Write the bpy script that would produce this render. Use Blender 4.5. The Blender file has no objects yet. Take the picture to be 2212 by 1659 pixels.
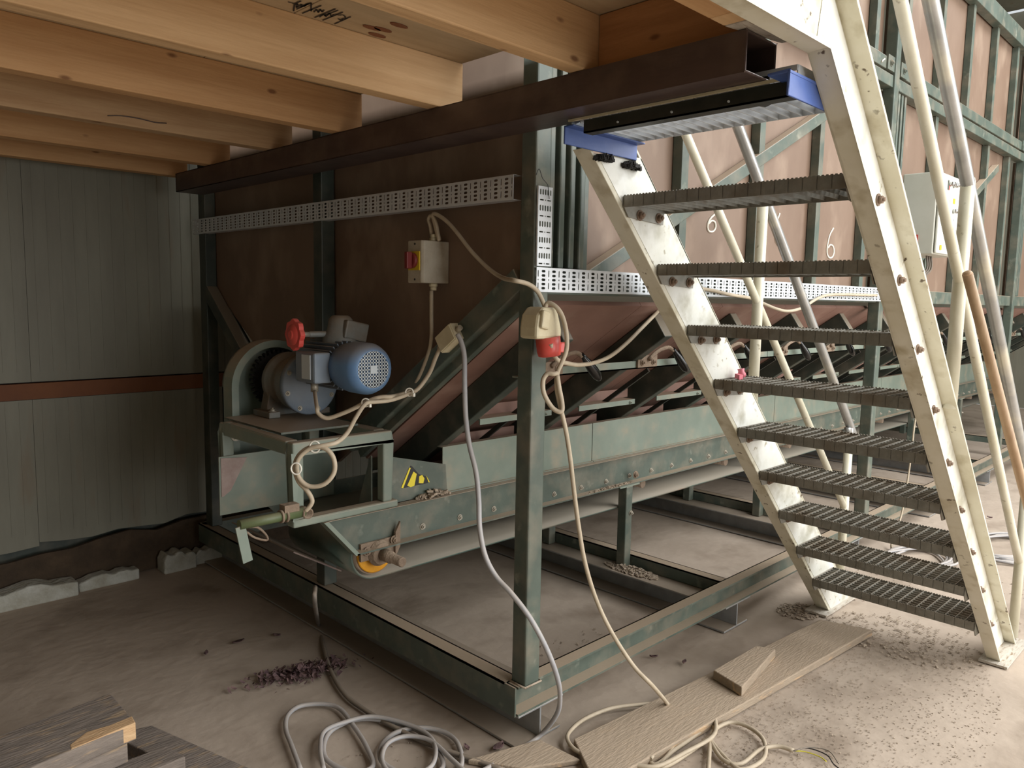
import bpy, bmesh, math, random
from mathutils import Vector, Matrix
random.seed(7)
SC = bpy.context.scene
COL = SC.collection
CAM_F=1663.910168425723
CAM_ROWS=[[0.709441, -0.704524, 0.018416], [0.064864, 0.091292, 0.993709], [0.701774, 0.703784, -0.110464]]

# ---------------------------------------------------------------- camera
cd = bpy.data.cameras.new('camera'); cam = bpy.data.objects.new('camera', cd); COL.objects.link(cam)
SC.camera = cam
r_, u_, f_ = [Vector(v) for v in CAM_ROWS]
m = Matrix((r_, u_, -f_)).transposed().to_4x4()
m.translation = Vector((0, 0, 1.55))
cam.matrix_world = m
cd.sensor_width = 36; cd.lens = CAM_F*36/2212; cd.clip_start = .05; cd.clip_end = 100
# ---------------------------------------------------------------- world and light
W = bpy.data.worlds.new('world'); SC.world = W; W.use_nodes = True
bg = W.node_tree.nodes['Background']; bg.inputs[0].default_value = (.93, .97, 1, 1); bg.inputs[1].default_value = .45
def area(name, loc, target, sx, sy, power, col=(1, 1, 1)):
    l = bpy.data.lights.new(name, 'AREA'); l.shape = 'RECTANGLE'; l.size = sx; l.size_y = sy; l.energy = power; l.color = col
    o = bpy.data.objects.new(name, l); COL.objects.link(o); o.location = loc
    o.rotation_euler = (Vector(target)-Vector(loc)).to_track_quat('-Z', 'Y').to_euler(); return o
area('daylight_doorway', (4.9, -4.7, 2.7), (3.2, 2, .6), 9.5, 4.5, 450, (1, .99, .96))
area('daylight_rooflight', (5.6, -1.9, 5.95), (5.4, -1.6, 0), 9, 2.6, 520, (.96, .985, 1))
area('daylight_rooflight_loft', (-2.6, 2.7, 3.7), (1.8, 2.7, 2.2), 2.5, 1.2, 110, (.96, .985, 1))
SC.view_settings.view_transform = 'Standard'; SC.view_settings.look = 'None'
SC.view_settings.exposure = 0.75; SC.view_settings.gamma = 1; SC.view_settings.use_curve_mapping = False

# ---------------------------------------------------------------- materials
def srgb(r, g, b):
    return tuple(((c/255)/12.92 if c/255 <= .04045 else ((c/255+.055)/1.055)**2.4) for c in (r, g, b))+(1,)
def mat(name, c1, c2=None, scale=6, rough=.6, metal=0, bump=.1, dust=0, stretch=(1, 1, 1), c3=None, s3=20, t3=(.55, .7), bscale=None, fleck=None, dustcol=(172, 153, 132), dscale=9):
    mt = bpy.data.materials.new(name); mt.use_nodes = True; nt = mt.node_tree; N = nt.nodes; Lk = nt.links
    b = N['Principled BSDF']; b.inputs['Roughness'].default_value = rough; b.inputs['Metallic'].default_value = metal
    tc = N.new('ShaderNodeTexCoord'); g = N.new('ShaderNodeNewGeometry')
    mp = N.new('ShaderNodeMapping'); mp.inputs['Scale'].default_value = stretch; Lk.new(g.outputs['Position'], mp.inputs[0])
    n = N.new('ShaderNodeTexNoise'); n.inputs['Scale'].default_value = scale; n.inputs['Detail'].default_value = 6; n.inputs['Roughness'].default_value = .62
    Lk.new(mp.outputs[0], n.inputs['Vector'])
    def ramp(src, a, bb):
        r = N.new('ShaderNodeMapRange'); r.inputs[1].default_value = a; r.inputs[2].default_value = bb; Lk.new(src, r.inputs[0]); return r.outputs[0]
    def mix(f, a, bb):
        x = N.new('ShaderNodeMix'); x.data_type = 'RGBA'; Lk.new(f, x.inputs[0])
        for v, i in ((a, 6), (bb, 7)):
            if isinstance(v, tuple): x.inputs[i].default_value = v
            else: Lk.new(v, x.inputs[i])
        return x.outputs[2]
    col = mix(ramp(n.outputs[0], .35, .65), srgb(*c1), srgb(*(c2 or c1)))
    if c3:
        n3 = N.new('ShaderNodeTexNoise'); n3.inputs['Scale'].default_value = s3; n3.inputs['Detail'].default_value = 4
        Lk.new(mp.outputs[0], n3.inputs['Vector'])
        col = mix(ramp(n3.outputs[0], *t3), col, srgb(*c3))
    if fleck:
        n4 = N.new('ShaderNodeTexNoise'); n4.inputs['Scale'].default_value = 38; n4.inputs['Detail'].default_value = 3; Lk.new(g.outputs['Position'], n4.inputs['Vector'])
        n5 = N.new('ShaderNodeTexNoise'); n5.inputs['Scale'].default_value = 5; Lk.new(g.outputs['Position'], n5.inputs['Vector'])
        ml = N.new('ShaderNodeMath'); ml.operation = 'MULTIPLY'; Lk.new(ramp(n4.outputs[0], .63, .69), ml.inputs[0]); Lk.new(ramp(n5.outputs[0], .48, .60), ml.inputs[1])
        col = mix(ml.outputs[0], col, srgb(*fleck))
    if dust:
        sx = N.new('ShaderNodeSeparateXYZ'); Lk.new(g.outputs['Normal'], sx.inputs[0])
        nd = N.new('ShaderNodeTexNoise'); nd.inputs['Scale'].default_value = dscale; nd.inputs['Detail'].default_value = 5; Lk.new(g.outputs['Position'], nd.inputs['Vector'])
        up = ramp(sx.outputs[2], .15, .75)
        k = N.new('ShaderNodeMath'); k.operation = 'MULTIPLY'; Lk.new(up, k.inputs[0]); k.inputs[1].default_value = min(.95, dust)
        pt = N.new('ShaderNodeMath'); pt.operation = 'MULTIPLY'; Lk.new(ramp(nd.outputs[0], .45, .8), pt.inputs[0]); pt.inputs[1].default_value = .35*dust
        mx = N.new('ShaderNodeMath'); mx.operation = 'MAXIMUM'; Lk.new(k.outputs[0], mx.inputs[0]); Lk.new(pt.outputs[0], mx.inputs[1])
        col = mix(mx.outputs[0], col, srgb(*dustcol))
    Lk.new(col, b.inputs['Base Color'])
    if bump:
        bn = N.new('ShaderNodeTexNoise'); bn.inputs['Scale'].default_value = bscale or scale*5; bn.inputs['Detail'].default_value = 5
        Lk.new(mp.outputs[0], bn.inputs['Vector'])
        bp = N.new('ShaderNodeBump'); bp.inputs['Strength'].default_value = bump; bp.inputs['Distance'].default_value = .02
        Lk.new(bn.outputs[0], bp.inputs['Height']); Lk.new(bp.outputs[0], b.inputs['Normal'])
    mt['k'] = 1
    return mt
def flat(name, c, rough=.5, metal=0):
    mt = bpy.data.materials.new(name); mt.use_nodes = True; b = mt.node_tree.nodes['Principled BSDF']
    b.inputs['Base Color'].default_value = srgb(*c); b.inputs['Roughness'].default_value = rough; b.inputs['Metallic'].default_value = metal; return mt
def wood(name, c1, c2, knot=(96, 52, 22), stretch=(1.2, 14, 14), dust=0):
    mt = mat(name, c1, c2, scale=1.6, rough=.75, bump=.12, stretch=stretch, dust=dust, bscale=5)
    nt = mt.node_tree; N = nt.nodes; Lk = nt.links; b = N['Principled BSDF']
    src = b.inputs['Base Color'].links[0].from_socket
    g = N.new('ShaderNodeNewGeometry'); mp = N.new('ShaderNodeMapping'); mp.inputs['Scale'].default_value = tuple(4.2 if s == min(stretch) else 9 for s in stretch)
    Lk.new(g.outputs['Position'], mp.inputs[0])
    v = N.new('ShaderNodeTexVoronoi'); v.inputs['Scale'].default_value = 1.15; v.inputs['Randomness'].default_value = 1; Lk.new(mp.outputs[0], v.inputs['Vector'])
    r = N.new('ShaderNodeMapRange'); r.inputs[1].default_value = .105; r.inputs[2].default_value = .05; Lk.new(v.outputs['Distance'], r.inputs[0])
    k = N.new('ShaderNodeMath'); k.operation = 'MULTIPLY'; k.inputs[1].default_value = .75; Lk.new(r.outputs[0], k.inputs[0])
    x = N.new('ShaderNodeMix'); x.data_type = 'RGBA'; Lk.new(k.outputs[0], x.inputs[0]); Lk.new(src, x.inputs[6]); x.inputs[7].default_value = srgb(*knot)
    Lk.new(x.outputs[2], b.inputs['Base Color']); return mt
M = {}
M['green'] = mat('green_painted_steel', (72, 82, 74), (85, 96, 87), 5, .45, .0, .05, dust=.95, c3=(130, 134, 122), s3=14, t3=(.62, .78))
M['green_light'] = mat('pale_green_painted_steel', (112, 124, 113), (126, 137, 125), 3, .45, 0, .04, dust=.9, c3=(140, 136, 118), s3=9, t3=(.58, .8))
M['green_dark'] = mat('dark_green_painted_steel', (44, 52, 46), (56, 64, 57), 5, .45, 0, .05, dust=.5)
M['plywood'] = mat('red_brown_film_plywood', (110, 88, 72), (122, 101, 85), 2.2, .55, 0, .04, c3=(142, 122, 105), s3=5, t3=(.52, .75), stretch=(1, 1, .6))
M['ply_dusty'] = mat('dusty_plywood', (116, 86, 74), (132, 100, 88), 2.2, .6, 0, .05, c3=(150, 122, 108), s3=6, t3=(.5, .8))
M['cream'] = mat('cream_painted_steel', (208, 202, 180), (222, 218, 202), 4, .4, 0, .04, c3=(168, 156, 124), s3=12, t3=(.55, .8), dust=.3, fleck=(92, 76, 52))
M['web'] = mat('scuffed_lit_cream_steel', (214, 212, 200), (228, 228, 222), 7, .38, 0, .05, c3=(172, 168, 150), s3=9, t3=(.50, .72), fleck=(168, 160, 138))  # scuffs, plus the lit look of the webs put into a paler cream
M['pipe_cream'] = mat('cream_painted_pipe', (206, 200, 176), (220, 216, 198), 6, .35, 0, .02, c3=(150, 140, 112), s3=30, t3=(.66, .75))
M['pipe_grey'] = mat('bare_steel_pipe', (158, 158, 156), (182, 182, 180), 6, .3, .55, .02, c3=(210, 206, 190), s3=5, t3=(.5, .7))
M['galv'] = mat('galvanised_steel', (128, 126, 118), (146, 144, 136), 25, .5, .35, .05, c3=(112, 100, 84), s3=8, t3=(.5, .75), dust=.45)
M['galv_beam'] = mat('pale_galvanised_beam', (138, 140, 140), (156, 158, 160), 12, .5, .3, .05, dust=.8)
M['tray'] = mat('zinc_plated_tray', (202, 207, 212), (218, 222, 226), 10, .38, .3, .02, dust=.4)
M['rust'] = mat('rusty_bolt', (112, 92, 76), (138, 116, 98), 60, .8, .1, .2)
M['bolt'] = mat('dusty_zinc_bolt', (150, 144, 132), (172, 166, 152), 60, .5, .4, .05, dust=.3)
M['brown'] = mat('dark_brown_steel', (66, 52, 50), (80, 64, 61), 4, .42, .15, .05, dust=.5, stretch=(3, .6, 3))
M['blue'] = mat('blue_painted_steel', (58, 84, 146), (74, 100, 164), 6, .4, 0, .05, c3=(196, 180, 168), s3=12, t3=(.63, .7), dust=.2)
M['black'] = mat('black_steel', (24, 30, 27), (34, 40, 36), 6, .45, .1, .05, dust=.2)
M['soot'] = mat('black_weld_burn', (18, 16, 15), (40, 36, 32), 50, .5, .3, .4)
M['joist'] = wood('sawn_spruce', (212, 176, 132), (196, 158, 114))
M['joist2'] = wood('sawn_spruce_orange', (202, 160, 114), (186, 142, 96))
M['joist3'] = wood('sawn_spruce_pale', (192, 160, 122), (170, 134, 96))
M['deck'] = wood('spruce_deck_board', (190, 168, 136), (172, 150, 118), stretch=(1.2, 9, 9))
M['orange_board'] = wood('orange_spruce_board', (178, 128, 82), (156, 108, 66), stretch=(14, 1.2, 14))
M['white_wood'] = mat('lime_washed_timber', (176, 168, 156), (196, 188, 176), 8, .85, 0, .2, stretch=(2, 8, 8), c3=(140, 120, 96), s3=10)
M['old_wood'] = mat('dusty_old_timber', (140, 124, 106), (156, 141, 122), 3, .85, 0, .25, stretch=(2, 9, 9), dust=.9, c3=(190, 158, 122), s3=4, t3=(.55, .7))
M['pile_wood'] = mat('weathered_grey_timber', (112, 102, 94), (136, 124, 114), 3, .9, 0, .3, stretch=(2, 9, 9), c3=(160, 138, 112), s3=5)
M['split_wood'] = mat('fresh_split_timber', (206, 172, 132), (190, 152, 112), 4, .8, 0, .3, stretch=(2, 9, 9))
M['olive'] = mat('olive_green_pipe_paint', (74, 88, 56), (92, 104, 68), 9, .5, 0, .05, dust=.25)
M['wall'] = mat('dirty_white_sandwich_panel', (116, 113, 99), (131, 129, 114), 1.6, .55, 0, .05, stretch=(3, 3, .5), c3=(118, 100, 78), s3=3.2, t3=(.6, .8))
M['purlin'] = mat('orange_primed_purlin', (122, 74, 40), (104, 60, 34), 4, .7, 0, .1)
M['foam'] = mat('dirty_white_foam', (190, 190, 182), (160, 156, 142), 9, .9, 0, .5)
M['earth'] = mat('dark_earth_bank', (62, 50, 38), (84, 68, 52), 7, .95, 0, .6)
M['belt'] = mat('dusty_green_conveyor_belt', (66, 84, 76), (78, 94, 84), 3, .7, 0, .06, dust=.9, c3=(120, 104, 88), s3=3, t3=(.55, .75), dustcol=(150, 140, 126))
M['yellow'] = mat('yellow_roller_end', (222, 160, 40), (200, 136, 30), 12, .5, 0, .05)
M['dusty_iron'] = mat('dust_caked_cast_iron', (124, 106, 90), (142, 124, 106), 14, .85, .1, .4, dust=.6)
M['motor'] = mat('blue_grey_motor_paint', (108, 122, 138), (124, 136, 148), 6, .45, .0, .08, dust=.75, dustcol=(124, 108, 88), dscale=5)
M['cowl'] = mat('blue_fan_cowl', (92, 126, 166), (104, 138, 176), 5, .45, 0, .03, dust=.75, dustcol=(132, 120, 104), dscale=6)
M['gear'] = mat('grey_gearbox_paint', (120, 124, 122), (104, 104, 98), 7, .55, .0, .1, dust=.7, c3=(110, 88, 64), s3=6, t3=(.5, .7), dustcol=(120, 100, 78))
M['label'] = flat('white_plate', (196, 204, 208), .4)
M['red'] = mat('red_plastic', (200, 68, 62), (210, 82, 72), 10, .4, 0, .02, dust=.15)
M['darkred'] = flat('dark_red_knob', (112, 36, 34), .5)
M['knobyellow'] = flat('yellow_switch_plate', (204, 172, 40), .5)
M['plastic'] = mat('dusty_grey_plastic', (178, 170, 154), (164, 154, 136), 20, .6, 0, .08, dust=.3)
M['beige'] = mat('yellowed_white_plastic', (208, 198, 168), (192, 180, 148), 14, .5, 0, .05, dust=.3)
M['cable_beige'] = mat('beige_cable_sheath', (188, 174, 152), (170, 156, 134), 16, .6, 0, .02, dust=.35)
M['cable_grey'] = mat('grey_cable_sheath', (156, 156, 160), (168, 166, 166), 16, .55, 0, .02, dust=.4)
M['cable_dark'] = mat('dark_grey_cable_sheath', (98, 92, 86), (116, 108, 98), 16, .6, 0, .02, dust=.4)
M['wire_yellow'] = flat('yellow_green_wire', (200, 190, 60), .5)
M['wire_black'] = flat('black_wire', (30, 28, 28), .5)
M['white_nylon'] = flat('white_nylon_tie', (226, 222, 210), .4)
M['cabinet'] = mat('light_grey_cabinet_paint', (206, 206, 194), (214, 214, 204), 5, .45, 0, .01)
M['chrome'] = flat('chrome', (190, 190, 190), .2, .9)
M['handle_black'] = flat('glossy_black_plastic', (20, 20, 20), .18)
M['broom'] = mat('varnished_broom_wood', (176, 146, 114), (160, 128, 96), 8, .5, 0, .05, stretch=(3, 3, .6))
M['chalk'] = flat('chalk', (226, 220, 206), .9)
M['ink'] = flat('black_marker_ink', (24, 22, 24), .7)
M['leaf'] = mat('purple_brown_dry_leaf', (78, 56, 60), (116, 92, 88), 30, .8, 0, .2)
M['crumb'] = mat('dried_dirt_crumb', (158, 142, 124), (174, 158, 140), 30, .9, 0, .3)
M['pink'] = flat('pink_plastic', (214, 120, 132), .4)
M['sticky'] = flat('sticker_yellow', (230, 210, 50), .5)
M['stickb'] = flat('sticker_black', (28, 28, 26), .5)
M['stain'] = mat('primer_patch', (150, 128, 122), (166, 148, 140), 20, .7, 0, .05)
M['floor'] = mat('dusty_concrete', (166, 150, 134), (182, 166, 150), 1.3, .9, 0, .22, c3=(142, 126, 110), s3=3.2, t3=(.52, .75), bscale=18)

# ---------------------------------------------------------------- mesh helpers
class MB:
    def __init__(s): s.v = []; s.f = []; s.sm = []
    def add(s, vs, fs, smooth=False):
        o = len(s.v); s.v += [tuple(v) for v in vs]
        for f in fs: s.f.append([i+o for i in f]); s.sm.append(smooth)
        return s
    def box(s, x0, x1, y0, y1, z0, z1):
        v = [(x, y, z) for z in (z0, z1) for y in (y0, y1) for x in (x0, x1)]
        return s.add(v, [(0, 2, 3, 1), (4, 5, 7, 6), (0, 1, 5, 4), (2, 6, 7, 3), (0, 4, 6, 2), (1, 3, 7, 5)])
    def obox(s, c, ax, ay, az):   # centre and three half-axis vectors
        c, ax, ay, az = map(Vector, (c, ax, ay, az))
        v = [c+i*ax+j*ay+k*az for k in (-1, 1) for j in (-1, 1) for i in (-1, 1)]
        return s.add(v, [(0, 2, 3, 1), (4, 5, 7, 6), (0, 1, 5, 4), (2, 6, 7, 3), (0, 4, 6, 2), (1, 3, 7, 5)])
    def bar(s, a, b, w, h, up=(0, 0, 1)):   # rectangular bar from a to b
        a, b = Vector(a), Vector(b); d = (b-a); n = d.normalized(); u = Vector(up); sd = n.cross(u).normalized(); u2 = sd.cross(n)
        return s.obox((a+b)/2, d/2, sd*w/2, u2*h/2)
    def prism(s, poly, axis, a, b):   # 2D polygon extruded along an axis
        def P(p, t):
            return {'x': (t, p[0], p[1]), 'y': (p[0], t, p[1]), 'z': (p[0], p[1], t)}[axis]
        n = len(poly); v = [P(p, a) for p in poly]+[P(p, b) for p in poly]
        return s.add(v, [tuple(range(n))[::-1], tuple(range(n, 2*n))]+[(i, (i+1) % n, n+(i+1) % n, n+i) for i in range(n)])
    def ring(s, c, u, w, r, n):
        return [c+u*math.cos(2*math.pi*i/n)*r+w*math.sin(2*math.pi*i/n)*r for i in range(n)]
    def cyl(s, a, b, r, n=16, r2=None, cap=True):
        a, b = Vector(a), Vector(b); d = (b-a).normalized(); t = Vector((0, 0, 1)) if abs(d.z) < .9 else Vector((1, 0, 0))
        u = d.cross(t).normalized(); w = d.cross(u)
        v = s.ring(a, u, w, r, n)+s.ring(b, u, w, r if r2 is None else r2, n)
        s.add(v, [(i, (i+1) % n, n+(i+1) % n, n+i) for i in range(n)], True)
        if cap: s.add(v, [tuple(range(n))[::-1], tuple(range(n, 2*n))])
        return s
    def lathe(s, c, axis, prof, n=28):   # prof: list of (distance along axis, radius)
        c = Vector(c); d = Vector(axis).normalized(); t = Vector((0, 0, 1)) if abs(d.z) < .9 else Vector((1, 0, 0))
        u = d.cross(t).normalized(); w = d.cross(u); v = []
        for h, r in prof: v += s.ring(c+d*h, u, w, max(r, .0005), n)
        fs = [(k*n+i, k*n+(i+1) % n, (k+1)*n+(i+1) % n, (k+1)*n+i) for k in range(len(prof)-1) for i in range(n)]
        s.add(v, fs, True); m_ = len(prof)-1
        s.add(v, [tuple(range(n))[::-1], tuple(range(m_*n, m_*n+n))]); return s
    def tube(s, pts, r, n=8, smooth=4, closed=False):
        P = [Vector(p) for p in pts]
        if smooth and len(P) > 2:
            Q = []; m_ = len(P)
            for i in range(m_ if closed else m_-1):
                p0 = P[i-1] if (i or closed) else P[0]*2-P[1]; p1 = P[i]; p2 = P[(i+1) % m_]
                p3 = P[(i+2) % m_] if (i+2 < m_ or closed) else p2*2-p1
                for k in range(smooth):
                    t = k/smooth
                    Q.append(.5*((2*p1)+(-p0+p2)*t+(2*p0-5*p1+4*p2-p3)*t*t+(-p0+3*p1-3*p2+p3)*t**3))
            if not closed: Q.append(P[-1])
            P = Q
        v = []; u = None; m_ = len(P)
        for i, p in enumerate(P):
            d = (P[(i+1) % m_] if (i < m_-1 or closed) else p)-(P[i-1] if (i or closed) else p)
            d = d.normalized() if d.length > 1e-9 else Vector((1, 0, 0))
            if u is None: u = d.orthogonal().normalized()
            u = (u-d*u.dot(d)); u = u.normalized() if u.length > 1e-6 else d.orthogonal().normalized()
            v += s.ring(p, u, d.cross(u), r, n)
        fs = [(k*n+i, k*n+(i+1) % n, (k+1)*n+(i+1) % n, (k+1)*n+i) for k in range(m_-1) for i in range(n)]
        if closed: fs += [((m_-1)*n+i, (m_-1)*n+(i+1) % n, (i+1) % n, i) for i in range(n)]
        s.add(v, fs, True)
        if not closed: s.add(v, [tuple(range(n))[::-1], tuple(range((m_-1)*n, m_*n))])
        return s
    def build(s, name, mt, parent=None, bev=0, fixn=True):
        v = s.v
        lo = [min(p[i] for p in v) for i in range(3)]; hi = [max(p[i] for p in v) for i in range(3)]
        c = Vector([(lo[i]+hi[i])/2 for i in range(3)])
        me = bpy.data.meshes.new(name); me.from_pydata([Vector(p)-c for p in v], [], s.f); me.update()
        for p, q in zip(me.polygons, s.sm): p.use_smooth = q
        bm = bmesh.new(); bm.from_mesh(me); bmesh.ops.remove_doubles(bm, verts=bm.verts, dist=1e-5)
        if fixn: bmesh.ops.recalc_face_normals(bm, faces=bm.faces)
        bm.to_mesh(me); bm.free()
        me.materials.append(M[mt] if isinstance(mt, str) else mt)
        o = bpy.data.objects.new(name, me); COL.objects.link(o); put(o, c, parent)
        if bev:
            b = o.modifiers.new('bevel', 'BEVEL'); b.width = bev; b.segments = 2; b.limit_method = 'ANGLE'; b.angle_limit = .7
        return o
WP = {}
def put(o, world, parent=None):
    WP[o.name] = Vector(world)
    if parent: o.parent = parent; o.location = Vector(world)-WP[parent.name]
    else: o.location = world
def tag(o, label=None, cat=None, group=None, kind=None):
    if label: o['label'] = label
    if cat: o['category'] = cat
    if group: o['group'] = group
    if kind: o['kind'] = kind
    return o
def thing(name, loc, label, cat, group=None):
    o = bpy.data.objects.new(name, None); o.empty_display_size = .1; COL.objects.link(o); put(o, Vector(loc)); return tag(o, label, cat, group)
def dup(o, d, parent=None):
    c = o.copy(); COL.objects.link(c); w = WP[o.name]+Vector(d); c.parent = None; put(c, w, parent); return c
def hexbolt(mb, c, n, r=.011, h=.008, wash=True):
    c = Vector(c); n = Vector(n)
    if wash: mb.cyl(c, c+n*.003, r*1.5, 12)
    mb.cyl(c, c+n*(h+.003), r, 6); mb.cyl(c, c+n*(h+.009), r*.5, 8)

# ================================================================ SETTING
def structure(o): o['kind'] = 'structure'; return o
# floor: gently uneven dusty slab
mb = MB(); nx, ny = 90, 70; X0, X1, Y0, Y1 = -3, 14, -5, 5.2
vs = []
for j in range(ny+1):
    for i in range(nx+1):
        x = X0+(X1-X0)*i/nx; y = Y0+(Y1-Y0)*j/ny
        vs.append((x, y, -.004+.003*math.sin(x*3.1+y*1.7)*math.sin(y*2.3-x)))
mb.add(vs, [(j*(nx+1)+i, j*(nx+1)+i+1, (j+1)*(nx+1)+i+1, (j+1)*(nx+1)+i) for j in range(ny) for i in range(nx)], True)
structure(mb.build('floor', 'floor'))
# back wall: sandwich panels with fine vertical beads, orange purlin in the joint
wall = thing('wall_back', (3, 4.4, 0), None, None); structure(wall)
def wallpanel(x0, x1, z0, z1, rag=0):
    mb = MB(); n = max(2, int((x1-x0)/.12)); pts = []
    for i in range(n+1):
        x = x0+(x1-x0)*i/n; pts.append((x, z0+(random.uniform(-.03, .03) if rag else 0)))
    poly = pts+[(x1, z1), (x0, z1)]
    mb.prism(poly, 'y', 4.41, 4.46)
    k = x0+.04
    while k < x1-.03:
        mb.box(k, k+.004, 4.408, 4.412, z0+.05, z1-.01); k += .06
    return mb.build('wall_panel', 'wall', wall)
for x in [-3+1.0*i for i in range(17)]:
    wallpanel(x, x+.9985, 1.09, 6.0); wallpanel(x, x+.9985, .255-.03*(x-.8)*.3 if x < 3 else .2, 1.0, 1)
MB().box(-3, 14, 4.46, 4.5, 0, 6).build('backing', 'green_dark', wall)
MB().box(-3, 14, 4.40, 4.455, 1.003, 1.083).build('purlin', 'purlin', wall)
tb = MB(); pts = []
for i in range(120): 
    x = -3+17*i/119; pts.append((x, random.uniform(.19, .25)))
tb.prism([(-3, 0)]+pts+[(14, 0)], 'y', 4.385, 4.405); tb.build('earth_fill', 'earth', wall)
structure(MB().box(-3.1, -3, -5, 4.46, 0, 6).build('wall_left', 'wall'))  # unseen barn wall, added to block light from the left
for (x0, x1, h) in ((-.2, .62, .085), (.63, 1.13, .09), (1.14, 1.44, .06), (1.56, 1.74, .10), (1.75, 1.98, .085)):
    mb = MB(); n = 9; top = [(x0+(x1-x0)*i/n, h*random.uniform(.75, 1.1)) for i in range(n+1)]
    mb.prism([(x0, -.01)]+[(p[0], p[1] if 0 < i < n else p[1]*.8) for i, p in enumerate(top)]+[(x1, -.01)], 'y', 4.27+random.uniform(-.02, .02), 4.37)
    o = mb.build('foam_block', 'foam', bev=.01)
    lab = {-.2: 'broken white foam strip at the far left foot of the back wall', .63: 'longest broken white foam strip by the wall foot, left of the dark gap', 1.14: 'thin low white foam strip at the wall foot between longer pieces', 1.56: 'square bluish white foam block at the wall foot, left of the machine post', 1.75: 'wedge shaped white foam block touching the machine base frame at the wall foot'}[x0]
    tag(o, lab, 'foam block', 'foam pieces along the wall foot')
# timber loft: deck boards as ceiling, joists on the brown beam
ceil = thing('ceiling', (0, 2.6, 2.3), None, None); structure(ceil)
MB().box(1.701, 1.86, 4.14, 4.40, 2.30, 2.327).build('deck_board', 'deck', ceil)  # unseen strip, added to stop loft light leaking down onto the wall
for i, x1 in enumerate((1.70, 1.10, .50, -.10, -.70, -1.30, -1.90, -2.50)):
    MB().box(max(x1-.597, -3), x1, .80, 4.40, 2.30, 2.327).build('deck_board', 'deck', ceil, bev=.002)
def stroke(mb, pts, w, z):
    for a, b in zip(pts, pts[1:]):
        a = Vector(a); b = Vector(b); d = (b-a).normalized(); s_ = Vector((-d.y, d.x, 0))*w/2
        mb.add([a-s_, a+s_, b+s_, b-s_], [(0, 1, 2, 3)])
mb = MB()
for ln in [[(1.047, 1.893, 2.298), (1.065, 1.892, 2.298), (1.067, 1.862, 2.298)], [(1.09, 1.942, 2.298), (1.068, 1.898, 2.298), (1.071, 1.886, 2.298), (1.081, 1.912, 2.298), (1.08, 1.881, 2.298), (1.088, 1.9, 2.298), (1.088, 1.867, 2.298), (1.091, 1.892, 2.298), (1.089, 1.861, 2.298)], [(1.088, 1.924, 2.298), (1.091, 1.854, 2.298)], [(1.091, 1.854, 2.298), (1.122, 1.907, 2.298)], [(1.114, 1.939, 2.298), (1.119, 1.851, 2.298)], [(1.13, 1.907, 2.298), (1.125, 1.884, 2.298), (1.14, 1.901, 2.298), (1.131, 1.876, 2.298), (1.145, 1.89, 2.298), (1.14, 1.872, 2.298)], [(1.153, 1.943, 2.298), (1.157, 1.843, 2.298)], [(1.179, 1.945, 2.298), (1.183, 1.849, 2.298)], [(1.217, 1.946, 2.298), (1.216, 1.862, 2.298)], [(1.16, 1.929, 2.298), (1.156, 1.899, 2.298), (1.17, 1.913, 2.298), (1.162, 1.881, 2.298), (1.181, 1.902, 2.298), (1.176, 1.881, 2.298)], [(1.176, 1.876, 2.298), (1.189, 1.877, 2.298), (1.193, 1.867, 2.298), (1.204, 1.871, 2.298), (1.216, 1.889, 2.298), (1.209, 1.891, 2.298), (1.214, 1.907, 2.298), (1.2, 1.901, 2.298)], [(1.163, 1.911, 2.298), (1.167, 1.847, 2.298)]]:
    stroke(mb, ln, .0045, 0)
mb.build('marker_scribble', 'ink', ceil)['label'] = 'struck-out black marker writing on the underside of the deck'
mb = MB()
for c in [(1.305, 1.893, 2.298), (1.335, 1.882, 2.298), (1.351, 1.933, 2.298), (1.345, 1.82, 2.298)]:
    mb.prism([(c[0]+.03*math.cos(a*math.pi/6), c[1]+.012*math.sin(a*math.pi/6)) for a in range(12)], 'z', 2.2975, 2.2995)
mb.build('knot', flat('wood_knot', (120, 72, 44), .7), ceil)
JN = [(1.36, 1.415, 'joist', 'timber ceiling joist with the lit flank, nearest to the stair top'), (1.955, 2.015, 'joist', 'pale yellow timber joist ending on the brown beam, left of the deck writing'), (2.53, 2.59, 'joist2', 'orange toned timber joist with small knots, third from the stairs'), (3.05, 3.115, 'joist3', 'greyish timber joist with a long dark crack along its side'), (3.64, 3.71, 'joist2', 'timber joist just in front of the wall, second from the wall'), (4.14, 4.21, 'joist2', 'timber joist lying tight against the back wall')]
for y0, y1, mt, lb in JN:
    o = MB().box(-3, 1.70, y0, y1, 2.149, 2.30).build('timber_joist', mt, bev=.004); tag(o, lb, 'joist', 'joists of the timber loft')
mb = MB(); mb.tube([(0.97, 3.049, 2.173), (1.017, 3.049, 2.181), (1.078, 3.049, 2.182), (1.135, 3.049, 2.178), (1.177, 3.049, 2.182)], .0022, 5); mb.build('crack', 'brown', bpy.data.objects['timber_joist.003'])
o = MB().box(-3, 1.50, .875, .93, 2.149, 2.30).build('timber_joist', 'joist2', bev=.004); tag(o, 'short orange edge joist stopping beside the white stair stringer', 'joist', 'joists of the timber loft')
o = MB().box(1.50, 1.56, .84, .93, 2.149, 2.30).build('timber_block', 'joist', bev=.004); tag(o, 'pale end-grain timber block at the end of the edge joist', 'timber block')
o = MB().prism([(1.563, .84), (1.75, .82), (1.75, .89), (1.563, .93)], 'z', 2.149, 2.20).build('timber_noggin', 'white_wood', bev=.003); tag(o, 'whitewashed timber piece lying over the open end of the brown beam', 'timber block')
o = MB().box(1.655, 1.695, .93, 1.358, 2.149, 2.298).build('trimmer_board', 'orange_board', bev=.003); tag(o, 'orange trimmer board standing on the brown beam beside the nearest joist', 'board')
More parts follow.
